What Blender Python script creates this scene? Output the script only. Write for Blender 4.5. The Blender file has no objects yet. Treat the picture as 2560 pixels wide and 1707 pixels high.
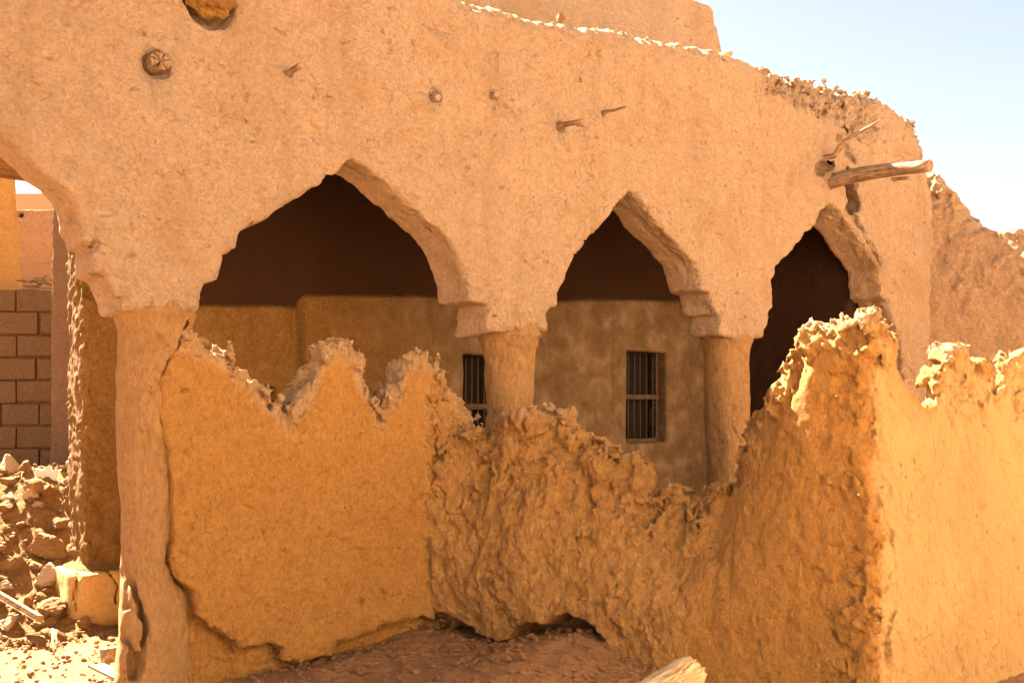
import bpy, bmesh, math, random
import numpy as np
from concurrent.futures import ThreadPoolExecutor
from mathutils import Vector, Matrix

random.seed(7)
rng = np.random.default_rng(11)
scene = bpy.context.scene
col = scene.collection

# ------------------------------------------------------------------ camera, world, sun, exposure
EYE = 1.68
cam_d = bpy.data.cameras.new("camera")
cam_d.lens = 36.0
cam_d.sensor_width = 36.0
cam_d.shift_y = 180.5 / 2560
cam_d.clip_start = 0.05
cam_d.clip_end = 5000
cam = bpy.data.objects.new("camera", cam_d)
cam.location = (0, 0, EYE)
cam.rotation_euler = (math.radians(90), 0, 0)
col.objects.link(cam)
scene.camera = cam

SUN_EL = math.radians(50)
SUN_H = Vector((-0.797, 0.603, 0)).normalized()
SUN_DIR = Vector((SUN_H.x * math.cos(SUN_EL), SUN_H.y * math.cos(SUN_EL), math.sin(SUN_EL)))
world = bpy.data.worlds.new("World")
scene.world = world
world.use_nodes = True
wn = world.node_tree.nodes
wl = world.node_tree.links
wn.clear()
sky = wn.new("ShaderNodeTexSky")
sky.sky_type = 'NISHITA'
sky.sun_disc = False
sky.sun_elevation = SUN_EL
sky.sun_rotation = math.atan2(SUN_H.x, SUN_H.y)
sky.altitude = 600
sky.air_density = 0.65
sky.dust_density = 2.0
sky.ozone_density = 1.0
bg = wn.new("ShaderNodeBackground")
bg.inputs['Strength'].default_value = 0.05
wo = wn.new("ShaderNodeOutputWorld")
hs = wn.new("ShaderNodeHueSaturation")
hs.inputs['Saturation'].default_value = 0.55
hs.inputs['Value'].default_value = 0.52
wl.new(sky.outputs[0], hs.inputs['Color'])
wl.new(hs.outputs[0], bg.inputs[0])
wl.new(bg.outputs[0], wo.inputs[0])

sun_d = bpy.data.lights.new("sun", 'SUN')
sun_d.energy = 4.4
sun_d.angle = math.radians(0.5)
sun_d.color = (1.0, 0.93, 0.82)
sun = bpy.data.objects.new("sun", sun_d)
sun.rotation_euler = SUN_DIR.to_track_quat('Z', 'Y').to_euler()
sun.location = SUN_DIR * 60
col.objects.link(sun)

scene.view_settings.view_transform = 'Standard'
scene.view_settings.look = 'None'
scene.view_settings.gamma = 1.0
scene.view_settings.exposure = 3.70
scene.render.engine = 'CYCLES'
scene.cycles.use_denoising = True
scene.cycles.max_bounces = 10
scene.cycles.diffuse_bounces = 7
scene.cycles.glossy_bounces = 2
scene.cycles.sample_clamp_indirect = 8.0

# ------------------------------------------------------------------ frames: s along the arcade, m into the building, z up
C, Q, D = 0.7771, 0.6293, 7.71
TH = math.atan2(Q, C)
F = 2560.0
HY = 1034.0

def ray(x):
    return (x - 1280.0) / F

def sm(X, Y):
    return X * C + (Y - D) * Q, -X * Q + (Y - D) * C

def world_xy(s, m):
    return s * C - m * Q, D + s * Q + m * C

def on_line(x, y, p0, nrm):
    """point of the picture ray (source pixels) on the vertical plane through (s,m)=p0 with normal nrm"""
    k = ray(x)
    a = (k * C + Q) * nrm[0] + (C - k * Q) * nrm[1]
    b = -Q * D * nrm[0] - C * D * nrm[1]
    Y = (p0[0] * nrm[0] + p0[1] * nrm[1] - b) / a
    s, m = sm(k * Y, Y)
    return s, m, EYE + (HY - y) / F * Y

def on_m(x, y, m0=0.0):
    s, m, z = on_line(x, y, (0, m0), (0, 1))
    return s, z

def on_s(x, y, s0):
    s, m, z = on_line(x, y, (s0, 0), (1, 0))
    return m, z

def at_y(x, y, Y):
    return ray(x) * Y, Y, EYE + (HY - y) / F * Y

FRAME = Matrix.Translation((0, D, 0)) @ Matrix.Rotation(TH, 4, 'Z')

# ------------------------------------------------------------------ noise
_perm = rng.permutation(256).astype(np.int32)
_grad = rng.normal(size=(256, 3)).astype(np.float32)
_grad /= np.linalg.norm(_grad, axis=1, keepdims=True)

def _perlin_block(p):
    fi = np.floor(p)
    f = p - fi
    i = fi.astype(np.int32) & 255
    u = f * f * f * (f * (f * 6 - 15) + 10)
    x, y, z = f[:, 0], f[:, 1], f[:, 2]
    ux, uy, uz = u[:, 0], u[:, 1], u[:, 2]
    iy, iz = i[:, 1], i[:, 2]
    acc = []
    for dx in (0, 1):
        px = _perm2[i[:, 0] + dx] + iy
        fx = x - dx
        for dy in (0, 1):
            pxy = _perm2[px + dy] + iz
            fy = y - dy
            r = []
            for dz in (0, 1):
                hh = _perm2[pxy + dz]
                r.append(_gx[hh] * fx + _gy[hh] * fy + _gz[hh] * (z - dz))
            acc.append(r[0] + uz * (r[1] - r[0]))
    a = acc[0] + uy * (acc[1] - acc[0])
    b = acc[2] + uy * (acc[3] - acc[2])
    return (a + ux * (b - a)) * 1.5

_pool = ThreadPoolExecutor(4)
_perm2 = np.concatenate([_perm, _perm, _perm])
_gx, _gy, _gz = [np.ascontiguousarray(_grad[:, k]) for k in range(3)]

def perlin(p):
    p = np.asarray(p, dtype=np.float32)
    n = 24000
    if len(p) <= n:
        return _perlin_block(p)
    return np.concatenate(list(_pool.map(_perlin_block, [p[k:k + n] for k in range(0, len(p), n)])))

def fbm(p, freq, octaves=4, gain=0.5, off=0.0):
    p = np.asarray(p, np.float32)
    r = np.zeros(len(p), np.float32)
    a, fr, t = 1.0, freq, 0.0
    for o in range(octaves):
        r += a * perlin(p * fr + (17.3 * o + off))
        t += a
        a *= gain
        fr *= 2.03
    return r / t

def _cells_block(p):
    fi = np.floor(p).astype(np.int32)
    best = np.full(len(p), 9.0, np.float32)
    val = np.zeros(len(p), np.float32)
    for dx in (-1, 0, 1):
        for dy in (-1, 0, 1):
            for dz in (-1, 0, 1):
                cx, cy, cz = fi[:, 0] + dx, fi[:, 1] + dy, fi[:, 2] + dz
                hh = _perm2[_perm2[_perm2[cx & 255] + (cy & 255)] + (cz & 255)]
                ex = p[:, 0] - cx - .5 - .45 * _gx[hh]
                ey = p[:, 1] - cy - .5 - .45 * _gy[hh]
                ez = p[:, 2] - cz - .5 - .45 * _gz[hh]
                q = ex * ex + ey * ey + ez * ez
                c = q < best
                best = np.where(c, q, best)
                val = np.where(c, hh * np.float32(1 / 255) + .9 * ex * _gy[hh] + .9 * ez * _gx[hh], val)
    return val - .5

def cells(p, freq, off=0.0):
    """angular clods: every cell is a tilted facet at its own height, -0.5 to 0.5"""
    p = np.asarray(p, np.float32) * freq + off
    p = p + .18 * np.stack([perlin(p * 1.7), perlin(p * 1.7 + 31.), perlin(p * 1.7 + 57.)], 1)
    n = 16000
    return np.concatenate(list(_pool.map(_cells_block, [p[k:k + n] for k in range(0, len(p), n)]))) if len(p) else np.zeros(0, np.float32)

def masked(fn, mask, P):
    out = np.zeros(len(P), np.float32)
    I = np.nonzero(mask)[0]
    if len(I): out[I] = fn(P[I])
    return out

def ridged(p, freq, octaves=3, off=0.0):
    p = np.asarray(p, np.float32)
    r = np.zeros(len(p), np.float32)
    a, fr, t = 1.0, freq, 0.0
    for o in range(octaves):
        r += a * (1 - 2 * np.abs(perlin(p * fr + (9.1 * o + off))))
        t += a
        a *= 0.5
        fr *= 2.1
    return r / t

def sstep(a, b, x):
    t = np.clip((x - a) / (b - a), 0, 1)
    return t * t * (3 - 2 * t)

def smax(a, b, k):
    h = np.maximum(k - np.abs(a - b), 0) / k
    return np.maximum(a, b) + h * h * k * 0.25

def smin(a, b, k):
    h = np.maximum(k - np.abs(a - b), 0) / k
    return np.minimum(a, b) - h * h * k * 0.25

def poly_sd(A, B, poly):
    """signed distance of grid points (A,B arrays) to a polygon, negative inside"""
    A = A.astype(np.float32); B = B.astype(np.float32)
    d = np.full(A.shape, 1e9, np.float32)
    inside = np.zeros(A.shape, bool)
    n = len(poly)
    for i in range(n):
        ax, ay = poly[i]
        bx, by = poly[(i + 1) % n]
        ex, ey = bx - ax, by - ay
        L = ex * ex + ey * ey
        if L < 1e-12:
            continue
        wx, wy = A - ax, B - ay
        t = np.clip((wx * ex + wy * ey) / L, 0, 1)
        d = np.minimum(d, (wx - ex * t) ** 2 + (wy - ey * t) ** 2)
        if abs(ey) > 1e-9:
            cond = (ay > B) != (by > B)
            xs = ax + (B - ay) / ey * ex
            inside ^= cond & (A < xs)
    d = np.sqrt(d)
    return np.where(inside, -d, d)

def seg_dist(P, pts):
    """distance of points P (N,3) to a polyline"""
    d = np.full(len(P), 1e9, np.float32)
    for a, b in zip(pts[:-1], pts[1:]):
        a = np.array(a, np.float32); b = np.array(b, np.float32)
        e = b - a
        t = np.clip(((P - a) @ e) / max(float(e @ e), 1e-9), 0, 1)
        q = P - a - t[:, None] * e
        d = np.minimum(d, np.einsum('ij,ij->i', q, q))
    return np.sqrt(d)

# ------------------------------------------------------------------ field -> mesh (surface nets)
def surface_nets(V, lo, h):
    ins = V < 0
    nx, ny, nz = V.shape
    cnt = np.zeros((nx - 1, ny - 1, nz - 1), np.uint8)
    for dx in (0, 1):
        for dy in (0, 1):
            for dz in (0, 1):
                cnt += ins[dx:nx - 1 + dx, dy:ny - 1 + dy, dz:nz - 1 + dz]
    idx = np.argwhere((cnt > 0) & (cnt < 8)).astype(np.int32)
    cid = np.full(cnt.shape, -1, np.int32)
    cid[idx[:, 0], idx[:, 1], idx[:, 2]] = np.arange(len(idx), dtype=np.int32)
    offs = [(a, b, c) for a in (0, 1) for b in (0, 1) for c in (0, 1)]
    vals = {o: V[idx[:, 0] + o[0], idx[:, 1] + o[1], idx[:, 2] + o[2]] for o in offs}
    acc = np.zeros((len(idx), 3), np.float32)
    num = np.zeros(len(idx), np.float32)
    for o in offs:
        for ax in range(3):
            if o[ax]:
                continue
            p = list(o); p[ax] = 1; p = tuple(p)
            v0, v1 = vals[o], vals[p]
            c = (v0 < 0) != (v1 < 0)
            t = np.where(c, v0 / np.where(c, v0 - v1, 1), 0)
            for k in range(3):
                acc[:, k] += np.where(c, (t if k == ax else o[k]), 0)
            num += c
    verts = (idx + acc / num[:, None]) * h + np.array(lo, np.float32)
    quads = []
    for ax in range(3):
        sl0 = [slice(None)] * 3; sl1 = [slice(None)] * 3
        sl0[ax] = slice(0, -1); sl1[ax] = slice(1, None)
        a0, a1 = ins[tuple(sl0)], ins[tuple(sl1)]
        e = np.argwhere(a0 != a1)
        o1, o2 = (ax + 1) % 3, (ax + 2) % 3
        ok = (e[:, o1] > 0) & (e[:, o2] > 0) & (e[:, o1] < V.shape[o1] - 1) & (e[:, o2] < V.shape[o2] - 1)
        e = e[ok]
        flip = ~a0[e[:, 0], e[:, 1], e[:, 2]]
        def cell(d1, d2):
            q = e.copy(); q[:, o1] -= d1; q[:, o2] -= d2
            return cid[q[:, 0], q[:, 1], q[:, 2]]
        q = np.stack([cell(1, 1), cell(0, 1), cell(0, 0), cell(1, 0)], 1)
        q[flip] = q[flip][:, ::-1]
        quads.append(q)
    return verts, np.concatenate(quads)

def raw_mesh(name, verts, quads, attrs=None, smooth=True):
    me = bpy.data.meshes.new(name)
    nv, nf = len(verts), len(quads)
    w = quads.shape[1]
    me.vertices.add(nv)
    me.vertices.foreach_set("co", np.ascontiguousarray(verts, np.float32).ravel())
    me.loops.add(nf * w)
    me.loops.foreach_set("vertex_index", np.ascontiguousarray(quads, np.int32).ravel())
    me.polygons.add(nf)
    me.polygons.foreach_set("loop_start", np.arange(nf, dtype=np.int32) * w)
    me.polygons.foreach_set("use_smooth", np.full(nf, smooth, bool))
    me.update(calc_edges=True)
    for k, v in (attrs or {}).items():
        a = me.attributes.new(k, 'FLOAT', 'POINT')
        a.data.foreach_set("value", np.ascontiguousarray(v, np.float32))
    return me

def drop_islands(v, q, least=3000):
    """remove loose flecks that the noise has cut free of the wall"""
    lab = np.arange(len(v))
    e0 = np.concatenate([q[:, 0], q[:, 1], q[:, 2], q[:, 3]])
    e1 = np.concatenate([q[:, 1], q[:, 2], q[:, 3], q[:, 0]])
    for _ in range(200):
        old = lab.copy()
        m_ = np.minimum(lab[e0], lab[e1])
        np.minimum.at(lab, lab[e0], m_)
        np.minimum.at(lab, e0, m_)
        for _k in range(4):
            lab = lab[lab]
        if np.array_equal(old, lab):
            break
    cnt = np.bincount(lab, minlength=len(v))
    keep = cnt[lab] >= least
    new = np.cumsum(keep) - 1
    return v[keep], new[q[keep[q[:, 0]]]].astype(np.int32)

def near_top(v, lo_, step=.03, tol=.07):
    """height of each vertex below the highest one in its plan neighbourhood"""
    k = np.floor((v[:, :2] - v[:, :2].min(0)) / .16).astype(int)
    W = np.full(k.max(0) + 3, -9.0)
    np.maximum.at(W, (k[:, 0] + 1, k[:, 1] + 1), v[:, 2])
    T = np.max([W[1 + a:W.shape[0] - 1 + a, 1 + b:W.shape[1] - 1 + b] for a in (-1, 0, 1) for b in (-1, 0, 1)], 0)
    return T[k[:, 0], k[:, 1]]

def build_field(lo, hi, h, base, carve, band=0.12):
    lo = np.array(lo, np.float32)
    n = [int(math.ceil((hi[i] - lo[i]) / h)) + 1 for i in range(3)]
    ax = [lo[i] + h * np.arange(n[i], dtype=np.float32) for i in range(3)]
    V = base(ax[0], ax[1], ax[2]).astype(np.float32)
    I = np.nonzero(np.abs(V) < band)
    P = np.stack([ax[0][I[0]], ax[1][I[1]], ax[2][I[2]]], 1)
    V[I] = carve(P, V[I])
    v, q = surface_nets(V, lo, h)
    return drop_islands(v, q) if len(v) > 20000 else (v, q)

# ------------------------------------------------------------------ objects
def link(o, parent=None):
    col.objects.link(o)
    if parent is not None:
        o.parent = parent
    return o

def tag(o, label=None, cat=None, group=None, kind=None):
    if label: o['label'] = label
    if cat: o['category'] = cat
    if group: o['group'] = group
    if kind: o['kind'] = kind
    return o

def empty(name, mat, label, cat, group=None):
    o = bpy.data.objects.new(name, None)
    o.empty_display_size = 0.3
    o.matrix_world = mat
    col.objects.link(o)
    return tag(o, label, cat, group)

def mesh_obj(name, me, mat, parent=None, matrix=None):
    o = bpy.data.objects.new(name, me)
    if mat is not None:
        me.materials.clear(); me.materials.append(mat)
    link(o, parent)
    if matrix is not None:
        o.matrix_world = matrix
    return o

def bm_obj(name, bm, mat, parent=None, matrix=None, smooth=False):
    me = bpy.data.meshes.new(name)
    bmesh.ops.recalc_face_normals(bm, faces=bm.faces)
    bm.to_mesh(me)
    bm.free()
    if smooth:
        for p in me.polygons: p.use_smooth = True
    return mesh_obj(name, me, mat, parent, matrix)

def add_box(bm, lo, hi, jitter=0.0, bevel=0.0):
    r = bmesh.ops.create_cube(bm, size=1)
    vs = r['verts']
    for v in vs:
        v.co = Vector([lo[i] + (v.co[i] + 0.5) * (hi[i] - lo[i]) + random.uniform(-jitter, jitter) for i in range(3)])
    if bevel:
        es = list({e for v in vs for e in v.link_edges})
        bmesh.ops.bevel(bm, geom=es, offset=bevel, segments=2, affect='EDGES', profile=0.6)

def tube(bm, pts, radii, seg=14, wob=0.0, cap=True, seed=0):
    """tapered wooden limb along points"""
    pts = [Vector(p) for p in pts]
    rr = random.Random(seed)
    ph = [rr.uniform(0.85, 1.15) for _ in range(seg)]
    rings = []
    up = Vector((0.13, 0.31, 0.94))
    for i, p in enumerate(pts):
        t = (pts[min(i + 1, len(pts) - 1)] - pts[max(i - 1, 0)]).normalized()
        a = t.cross(up)
        if a.length < 1e-3: a = t.cross(Vector((1, 0, 0)))
        a.normalize(); b = t.cross(a)
        ring = []
        for k in range(seg):
            an = 2 * math.pi * k / seg
            r = radii[i] * (1 + (ph[k] - 1) * wob * 4 + rr.uniform(-wob, wob))
            ring.append(bm.verts.new(p + (a * math.cos(an) + b * math.sin(an)) * r))
        rings.append(ring)
    for r0, r1 in zip(rings[:-1], rings[1:]):
        for k in range(seg):
            f = bm.faces.new((r0[k], r0[(k + 1) % seg], r1[(k + 1) % seg], r1[k]))
            f.smooth = True
    if cap:
        for ring, p in ((rings[0], pts[0]), (rings[-1], pts[-1])):
            c = bm.verts.new(p)
            for k in range(seg):
                bm.faces.new((ring[k], ring[(k + 1) % seg], c))

def path(p0, p1, n, bend=0.0, seed=0):
    rr = random.Random(seed)
    p0, p1 = Vector(p0), Vector(p1)
    L = (p1 - p0).length
    out = []
    for i in range(n):
        t = i / (n - 1)
        j = Vector((rr.uniform(-1, 1), rr.uniform(-1, 1), rr.uniform(-1, 1))) * bend * L * (0 if i in (0, n - 1) else 1)
        out.append(p0.lerp(p1, t) + j)
    return out

# ------------------------------------------------------------------ materials
def new_mat(name):
    m = bpy.data.materials.new(name)
    m.use_nodes = True
    nt = m.node_tree
    b = nt.nodes.get("Principled BSDF")
    b.inputs['Roughness'].default_value = 0.95
    b.inputs['Specular IOR Level'].default_value = 0.12
    return m, nt, b

def N(nt, typ, **kw):
    n = nt.nodes.new(typ)
    for k, v in kw.items():
        setattr(n, k, v)
    return n

def noise_node(nt, vec, scale, detail=6, rough=0.6, dist=0.0):
    n = N(nt, "ShaderNodeTexNoise")
    n.inputs['Scale'].default_value = scale
    n.inputs['Detail'].default_value = detail
    n.inputs['Roughness'].default_value = rough
    n.inputs['Distortion'].default_value = dist
    nt.links.new(vec, n.inputs['Vector'])
    return n.outputs['Fac']

def ramp(nt, fac, stops):
    r = N(nt, "ShaderNodeValToRGB")
    e = r.color_ramp.elements
    while len(e) < len(stops): e.new(0.5)
    for i, (p, c) in enumerate(stops):
        e[i].position = p
        e[i].color = (c[0], c[1], c[2], 1) if len(c) == 3 else c
    nt.links.new(fac, r.inputs['Fac'])
    return r.outputs['Color']

def mix(nt, fac, a, b, mode='MIX'):
    n = N(nt, "ShaderNodeMix", data_type='RGBA', blend_type=mode)
    n.clamp_factor = True
    for s, v in ((n.inputs[0], fac), (n.inputs[6], a), (n.inputs[7], b)):
        if hasattr(v, 'links'):
            nt.links.new(v, s)
        elif isinstance(v, (int, float)):
            s.default_value = v
        else:
            s.default_value = (v[0], v[1], v[2], 1)
    return n.outputs[2]

def math_n(nt, op, a, b=None):
    n = N(nt, "ShaderNodeMath", operation=op)
    for i, v in enumerate((a, b)):
        if v is None: continue
        if hasattr(v, 'links'): nt.links.new(v, n.inputs[i])
        else: n.inputs[i].default_value = v
    return n.outputs[0]

def maprange(nt, v, a, b, c=0.0, d=1.0):
    n = N(nt, "ShaderNodeMapRange")
    nt.links.new(v, n.inputs[0])
    for i, x in enumerate((a, b, c, d)):
        n.inputs[i + 1].default_value = x
    return n.outputs[0]

def g(c, f):
    return (c[0] * f, c[1] * f, c[2] * f)

MUD = (0.50, 0.262, 0.115)

def mud_mat(name, base=MUD, pale=None, dark=None, rough_col=None, second=None, bump=0.7, flecks=True, stretch=1.0, chips=1.0, patch=False, streak=0.0):
    """earth plaster: attribute 'rough' (0..1) is broken bare earth, 'second' a different coat or painted bounce light"""
    m, nt, b = new_mat(name)
    pale = pale or (min(base[0] * 1.14, .8), base[1] * 1.16, base[2] * 1.25)
    dark = dark or (base[0] * 0.84, base[1] * 0.78, base[2] * 0.70)
    rough_col = rough_col or (base[0] * 0.95, base[1] * 0.98, base[2] * 1.05)
    tc = N(nt, "ShaderNodeTexCoord")
    mp = N(nt, "ShaderNodeMapping")
    mp.inputs['Scale'].default_value = (1, 1, stretch)
    nt.links.new(tc.outputs['Object'], mp.inputs['Vector'])
    v = mp.outputs['Vector']
    big = noise_node(nt, v, 1.1, 8, 0.62, 0.6)
    c = ramp(nt, big, [(0.30, dark), (0.5, base), (0.70, pale)])
    med = noise_node(nt, v, 9.0, 6, 0.65, 0.4)
    c = mix(nt, 0.55, c, ramp(nt, med, [(0.34, g(dark, 0.92)), (0.52, base), (0.68, g(pale, 1.05))]))
    fine = noise_node(nt, v, 70.0, 3, 0.6)
    c = mix(nt, 0.42, c, ramp(nt, fine, [(0.3, g(dark, .62)), (0.5, base), (0.7, g(pale, 1.12))]))
    grit = noise_node(nt, v, 33.0, 9, 0.78, 0.2)
    c = mix(nt, 0.40, c, ramp(nt, grit, [(0.36, g(dark, .66)), (0.5, base), (0.62, g(pale, 1.1))]))
    ra = N(nt, "ShaderNodeAttribute", attribute_name="rough")
    rf = ra.outputs['Fac']
    gr = noise_node(nt, v, 22.0, 8, 0.72, 0.3)
    rcol = ramp(nt, gr, [(0.30, g(rough_col, .62)), (0.5, rough_col), (0.66, (min(.75, rough_col[0] * 1.3), rough_col[1] * 1.4, rough_col[2] * 1.6))])
    c = mix(nt, rf, c, rcol)
    if streak:
        # rain streaks and cloudy stains
        mp4 = N(nt, "ShaderNodeMapping"); mp4.inputs['Scale'].default_value = (4, 4, .45)
        nt.links.new(v, mp4.inputs['Vector'])
        c = mix(nt, maprange(nt, noise_node(nt, mp4.outputs[0], 1.0, 6, 0.65, 0.3), 0.50, 0.68, 0.0, streak), c, g(dark, .88))
        c = mix(nt, maprange(nt, noise_node(nt, v, 1.7, 7, 0.68, 0.5), 0.52, 0.62, 0.0, streak), c, (dark[0], dark[1] * .92, dark[2] * .72))
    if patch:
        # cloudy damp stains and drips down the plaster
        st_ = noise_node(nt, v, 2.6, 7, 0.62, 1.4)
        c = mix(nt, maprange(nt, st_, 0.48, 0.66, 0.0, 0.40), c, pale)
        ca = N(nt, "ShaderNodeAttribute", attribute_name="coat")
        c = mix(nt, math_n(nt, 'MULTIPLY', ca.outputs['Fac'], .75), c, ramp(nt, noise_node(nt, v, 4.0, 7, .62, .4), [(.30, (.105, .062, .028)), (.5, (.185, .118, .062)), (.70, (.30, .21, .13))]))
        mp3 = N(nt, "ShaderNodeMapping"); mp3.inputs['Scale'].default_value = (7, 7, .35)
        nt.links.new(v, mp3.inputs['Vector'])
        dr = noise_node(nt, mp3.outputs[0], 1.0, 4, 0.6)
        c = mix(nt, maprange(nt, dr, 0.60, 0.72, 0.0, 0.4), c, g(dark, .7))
    du = N(nt, "ShaderNodeAttribute", attribute_name="dust")
    c = mix(nt, math_n(nt, 'MULTIPLY', du.outputs['Fac'], .7), c, ramp(nt, grit, [(0.36, (.42, .235, .10)), (0.5, (.56, .36, .19)), (0.62, (.68, .50, .32))]))
    if second is not None:
        sa = N(nt, "ShaderNodeAttribute", attribute_name="second")
        c = mix(nt, sa.outputs['Fac'], c, ramp(nt, big, [(0.3, g(second, .85)), (0.7, g(second, 1.15))]))
    h = math_n(nt, 'MULTIPLY', noise_node(nt, v, 7.0, 4, 0.55, 0.3), 0.8)
    h = math_n(nt, 'ADD', h, math_n(nt, 'MULTIPLY', noise_node(nt, v, 24.0, 10, 0.74, 0.15), 1.7))
    # crisp edges of small flakes
    fl = maprange(nt, noise_node(nt, v, 12.0, 8, 0.66, 0.25), 0.50, 0.545, 0.0, 1.0)
    fl.node.interpolation_type = 'SMOOTHSTEP'
    h = math_n(nt, 'ADD', h, math_n(nt, 'MULTIPLY', fl, 0.16))
    fl2 = maprange(nt, noise_node(nt, v, 29.0, 6, 0.66, 0.2), 0.54, 0.57, 0.0, 1.0)
    h = math_n(nt, 'ADD', h, math_n(nt, 'MULTIPLY', fl2, 0.09))
    if flecks:
        # chopped straw and small pits, shade of the pits painted in
        mp2 = N(nt, "ShaderNodeMapping")
        mp2.inputs['Scale'].default_value = (15, 15, 25)
        mp2.inputs['Rotation'].default_value = (0.5, 0.75, 0.25)
        w = N(nt, "ShaderNodeVectorMath", operation='ADD')
        nn = N(nt, "ShaderNodeTexNoise"); nn.inputs['Scale'].default_value = 6.0
        nt.links.new(v, nn.inputs['Vector'])
        sc = N(nt, "ShaderNodeVectorMath", operation='SCALE'); sc.inputs['Scale'].default_value = 0.16
        nt.links.new(nn.outputs['Color'], sc.inputs[0])
        nt.links.new(v, w.inputs[0]); nt.links.new(sc.outputs[0], w.inputs[1])
        nt.links.new(w.outputs[0], mp2.inputs['Vector'])
        vo = N(nt, "ShaderNodeTexVoronoi"); vo.inputs['Scale'].default_value = 1.0
        nt.links.new(mp2.outputs['Vector'], vo.inputs['Vector'])
        pit = maprange(nt, vo.outputs['Distance'], 0.06, 0.22, 1.0, 0.0)
        gate = maprange(nt, noise_node(nt, v, 5.5, 4, 0.7), 0.51, 0.62, 0.0, 1.0)
        pit = math_n(nt, 'MULTIPLY', pit, gate)
        # fewer, larger broken spots
        vo2 = N(nt, "ShaderNodeTexVoronoi"); vo2.inputs['Scale'].default_value = 0.36
        nt.links.new(mp2.outputs['Vector'], vo2.inputs['Vector'])
        pit2 = maprange(nt, vo2.outputs['Distance'], 0.07, 0.20, 1.0, 0.0)
        gate2 = maprange(nt, noise_node(nt, v, 2.1, 3, 0.6), 0.52, 0.60, 0.0, 1.0)
        pit = math_n(nt, 'MAXIMUM', pit, math_n(nt, 'MULTIPLY', pit2, gate2))
        c = mix(nt, math_n(nt, 'MULTIPLY', pit, 0.40 * chips), c, g(dark, 0.5))
        h = math_n(nt, 'SUBTRACT', h, math_n(nt, 'MULTIPLY', pit, 0.55 * chips))
    hr = math_n(nt, 'MULTIPLY', noise_node(nt, v, 34.0, 9, 0.74, 0.2), 1.5)
    h = math_n(nt, 'ADD', h, math_n(nt, 'MULTIPLY', hr, rf))
    bp = N(nt, "ShaderNodeBump")
    bp.inputs['Strength'].default_value = bump
    bp.inputs['Distance'].default_value = 0.045
    nt.links.new(h, bp.inputs['Height'])
    nt.links.new(bp.outputs[0], b.inputs['Normal'])
    nt.links.new(c, b.inputs['Base Color'])
    return m

def wood_mat(name, a, b_, axis_scale=(30, 30, 3), bump=0.5):
    m, nt, b = new_mat(name)
    tc = N(nt, "ShaderNodeTexCoord")
    mp = N(nt, "ShaderNodeMapping"); mp.inputs['Scale'].default_value = axis_scale
    nt.links.new(tc.outputs['Object'], mp.inputs['Vector'])
    n1 = noise_node(nt, mp.outputs[0], 1.6, 7, 0.65, 0.3)
    n2 = noise_node(nt, tc.outputs['Object'], 14, 5, 0.6)
    c = ramp(nt, n1, [(0.35, g(a, .45)), (0.47, a), (0.66, b_)])
    c = mix(nt, 0.3, c, ramp(nt, n2, [(0.35, g(a, .6)), (0.65, b_)]))
    bp = N(nt, "ShaderNodeBump"); bp.inputs['Strength'].default_value = bump; bp.inputs['Distance'].default_value = 0.02
    nt.links.new(n1, bp.inputs['Height']); nt.links.new(bp.outputs[0], b.inputs['Normal'])
    nt.links.new(c, b.inputs['Base Color'])
    b.inputs['Roughness'].default_value = 0.85
    return m

def plain_mat(name, c, rough=0.8, metal=0.0, var=0.2):
    m, nt, b = new_mat(name)
    tc = N(nt, "ShaderNodeTexCoord")
    n1 = noise_node(nt, tc.outputs['Object'], 25, 6, 0.65)
    nt.links.new(ramp(nt, n1, [(0.3, g(c, 1 - var)), (0.7, g(c, 1 + var))]), b.inputs['Base Color'])
    bp = N(nt, "ShaderNodeBump"); bp.inputs['Strength'].default_value = 0.3; bp.inputs['Distance'].default_value = 0.01
    nt.links.new(n1, bp.inputs['Height']); nt.links.new(bp.outputs[0], b.inputs['Normal'])
    b.inputs['Roughness'].default_value = rough
    b.inputs['Metallic'].default_value = metal
    return m

M_FACADE = mud_mat("facade mud plaster", (0.63, 0.42, 0.245), bump=1.0, chips=1.4, streak=0.4)
M_COLUMN = mud_mat("column mud plaster", (0.46, 0.255, 0.098), stretch=0.45, bump=0.9)  # darker than the facade plaster, weaker light put into the colour
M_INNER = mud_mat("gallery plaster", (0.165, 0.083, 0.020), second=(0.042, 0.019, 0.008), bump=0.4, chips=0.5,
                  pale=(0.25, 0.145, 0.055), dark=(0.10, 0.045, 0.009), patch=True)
M_DARKMUD = mud_mat("dark gallery mud", (0.044, 0.021, 0.011), bump=0.5)  # near black, gallery shade put into the colour of the end wall
M_RUIN = mud_mat("ruined mud wall", (0.50, 0.245, 0.062), bump=0.9, stretch=0.7, rough_col=(0.54, 0.28, 0.085), chips=1.4, second=(0.59, 0.365, 0.145))  # second paints bounce glow on the right face; base deeper than facade for shade
M_GROUND = mud_mat("ground earth", (0.47, 0.24, 0.098), bump=1.0)
M_STONE = mud_mat("mud lump", (0.42, 0.225, 0.085), bump=0.8)
M_HEAP = mud_mat("heap earth", (0.40, 0.20, 0.065), bump=1.0)
M_STONE2 = mud_mat("pale stone", (0.55, 0.38, 0.23), bump=0.6)
M_CRUMB = mud_mat("straw crumbs", (0.52, 0.31, 0.13), bump=0.6)
M_STUB = mud_mat("pale weathered mud", (0.60, 0.38, 0.17), bump=.9)
M_FARWALL = mud_mat("far mud wall", (0.52, 0.30, 0.16), bump=0.8)
M_YELLOW = mud_mat("yellow mud pillar", (0.55, 0.31, 0.10), bump=0.5)
M_SMOOTH = mud_mat("smooth render", (0.55, 0.33, 0.18), bump=0.15, flecks=False)
M_WOOD = wood_mat("weathered wood", (0.20, 0.115, 0.060), (0.40, 0.27, 0.165))
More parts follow.
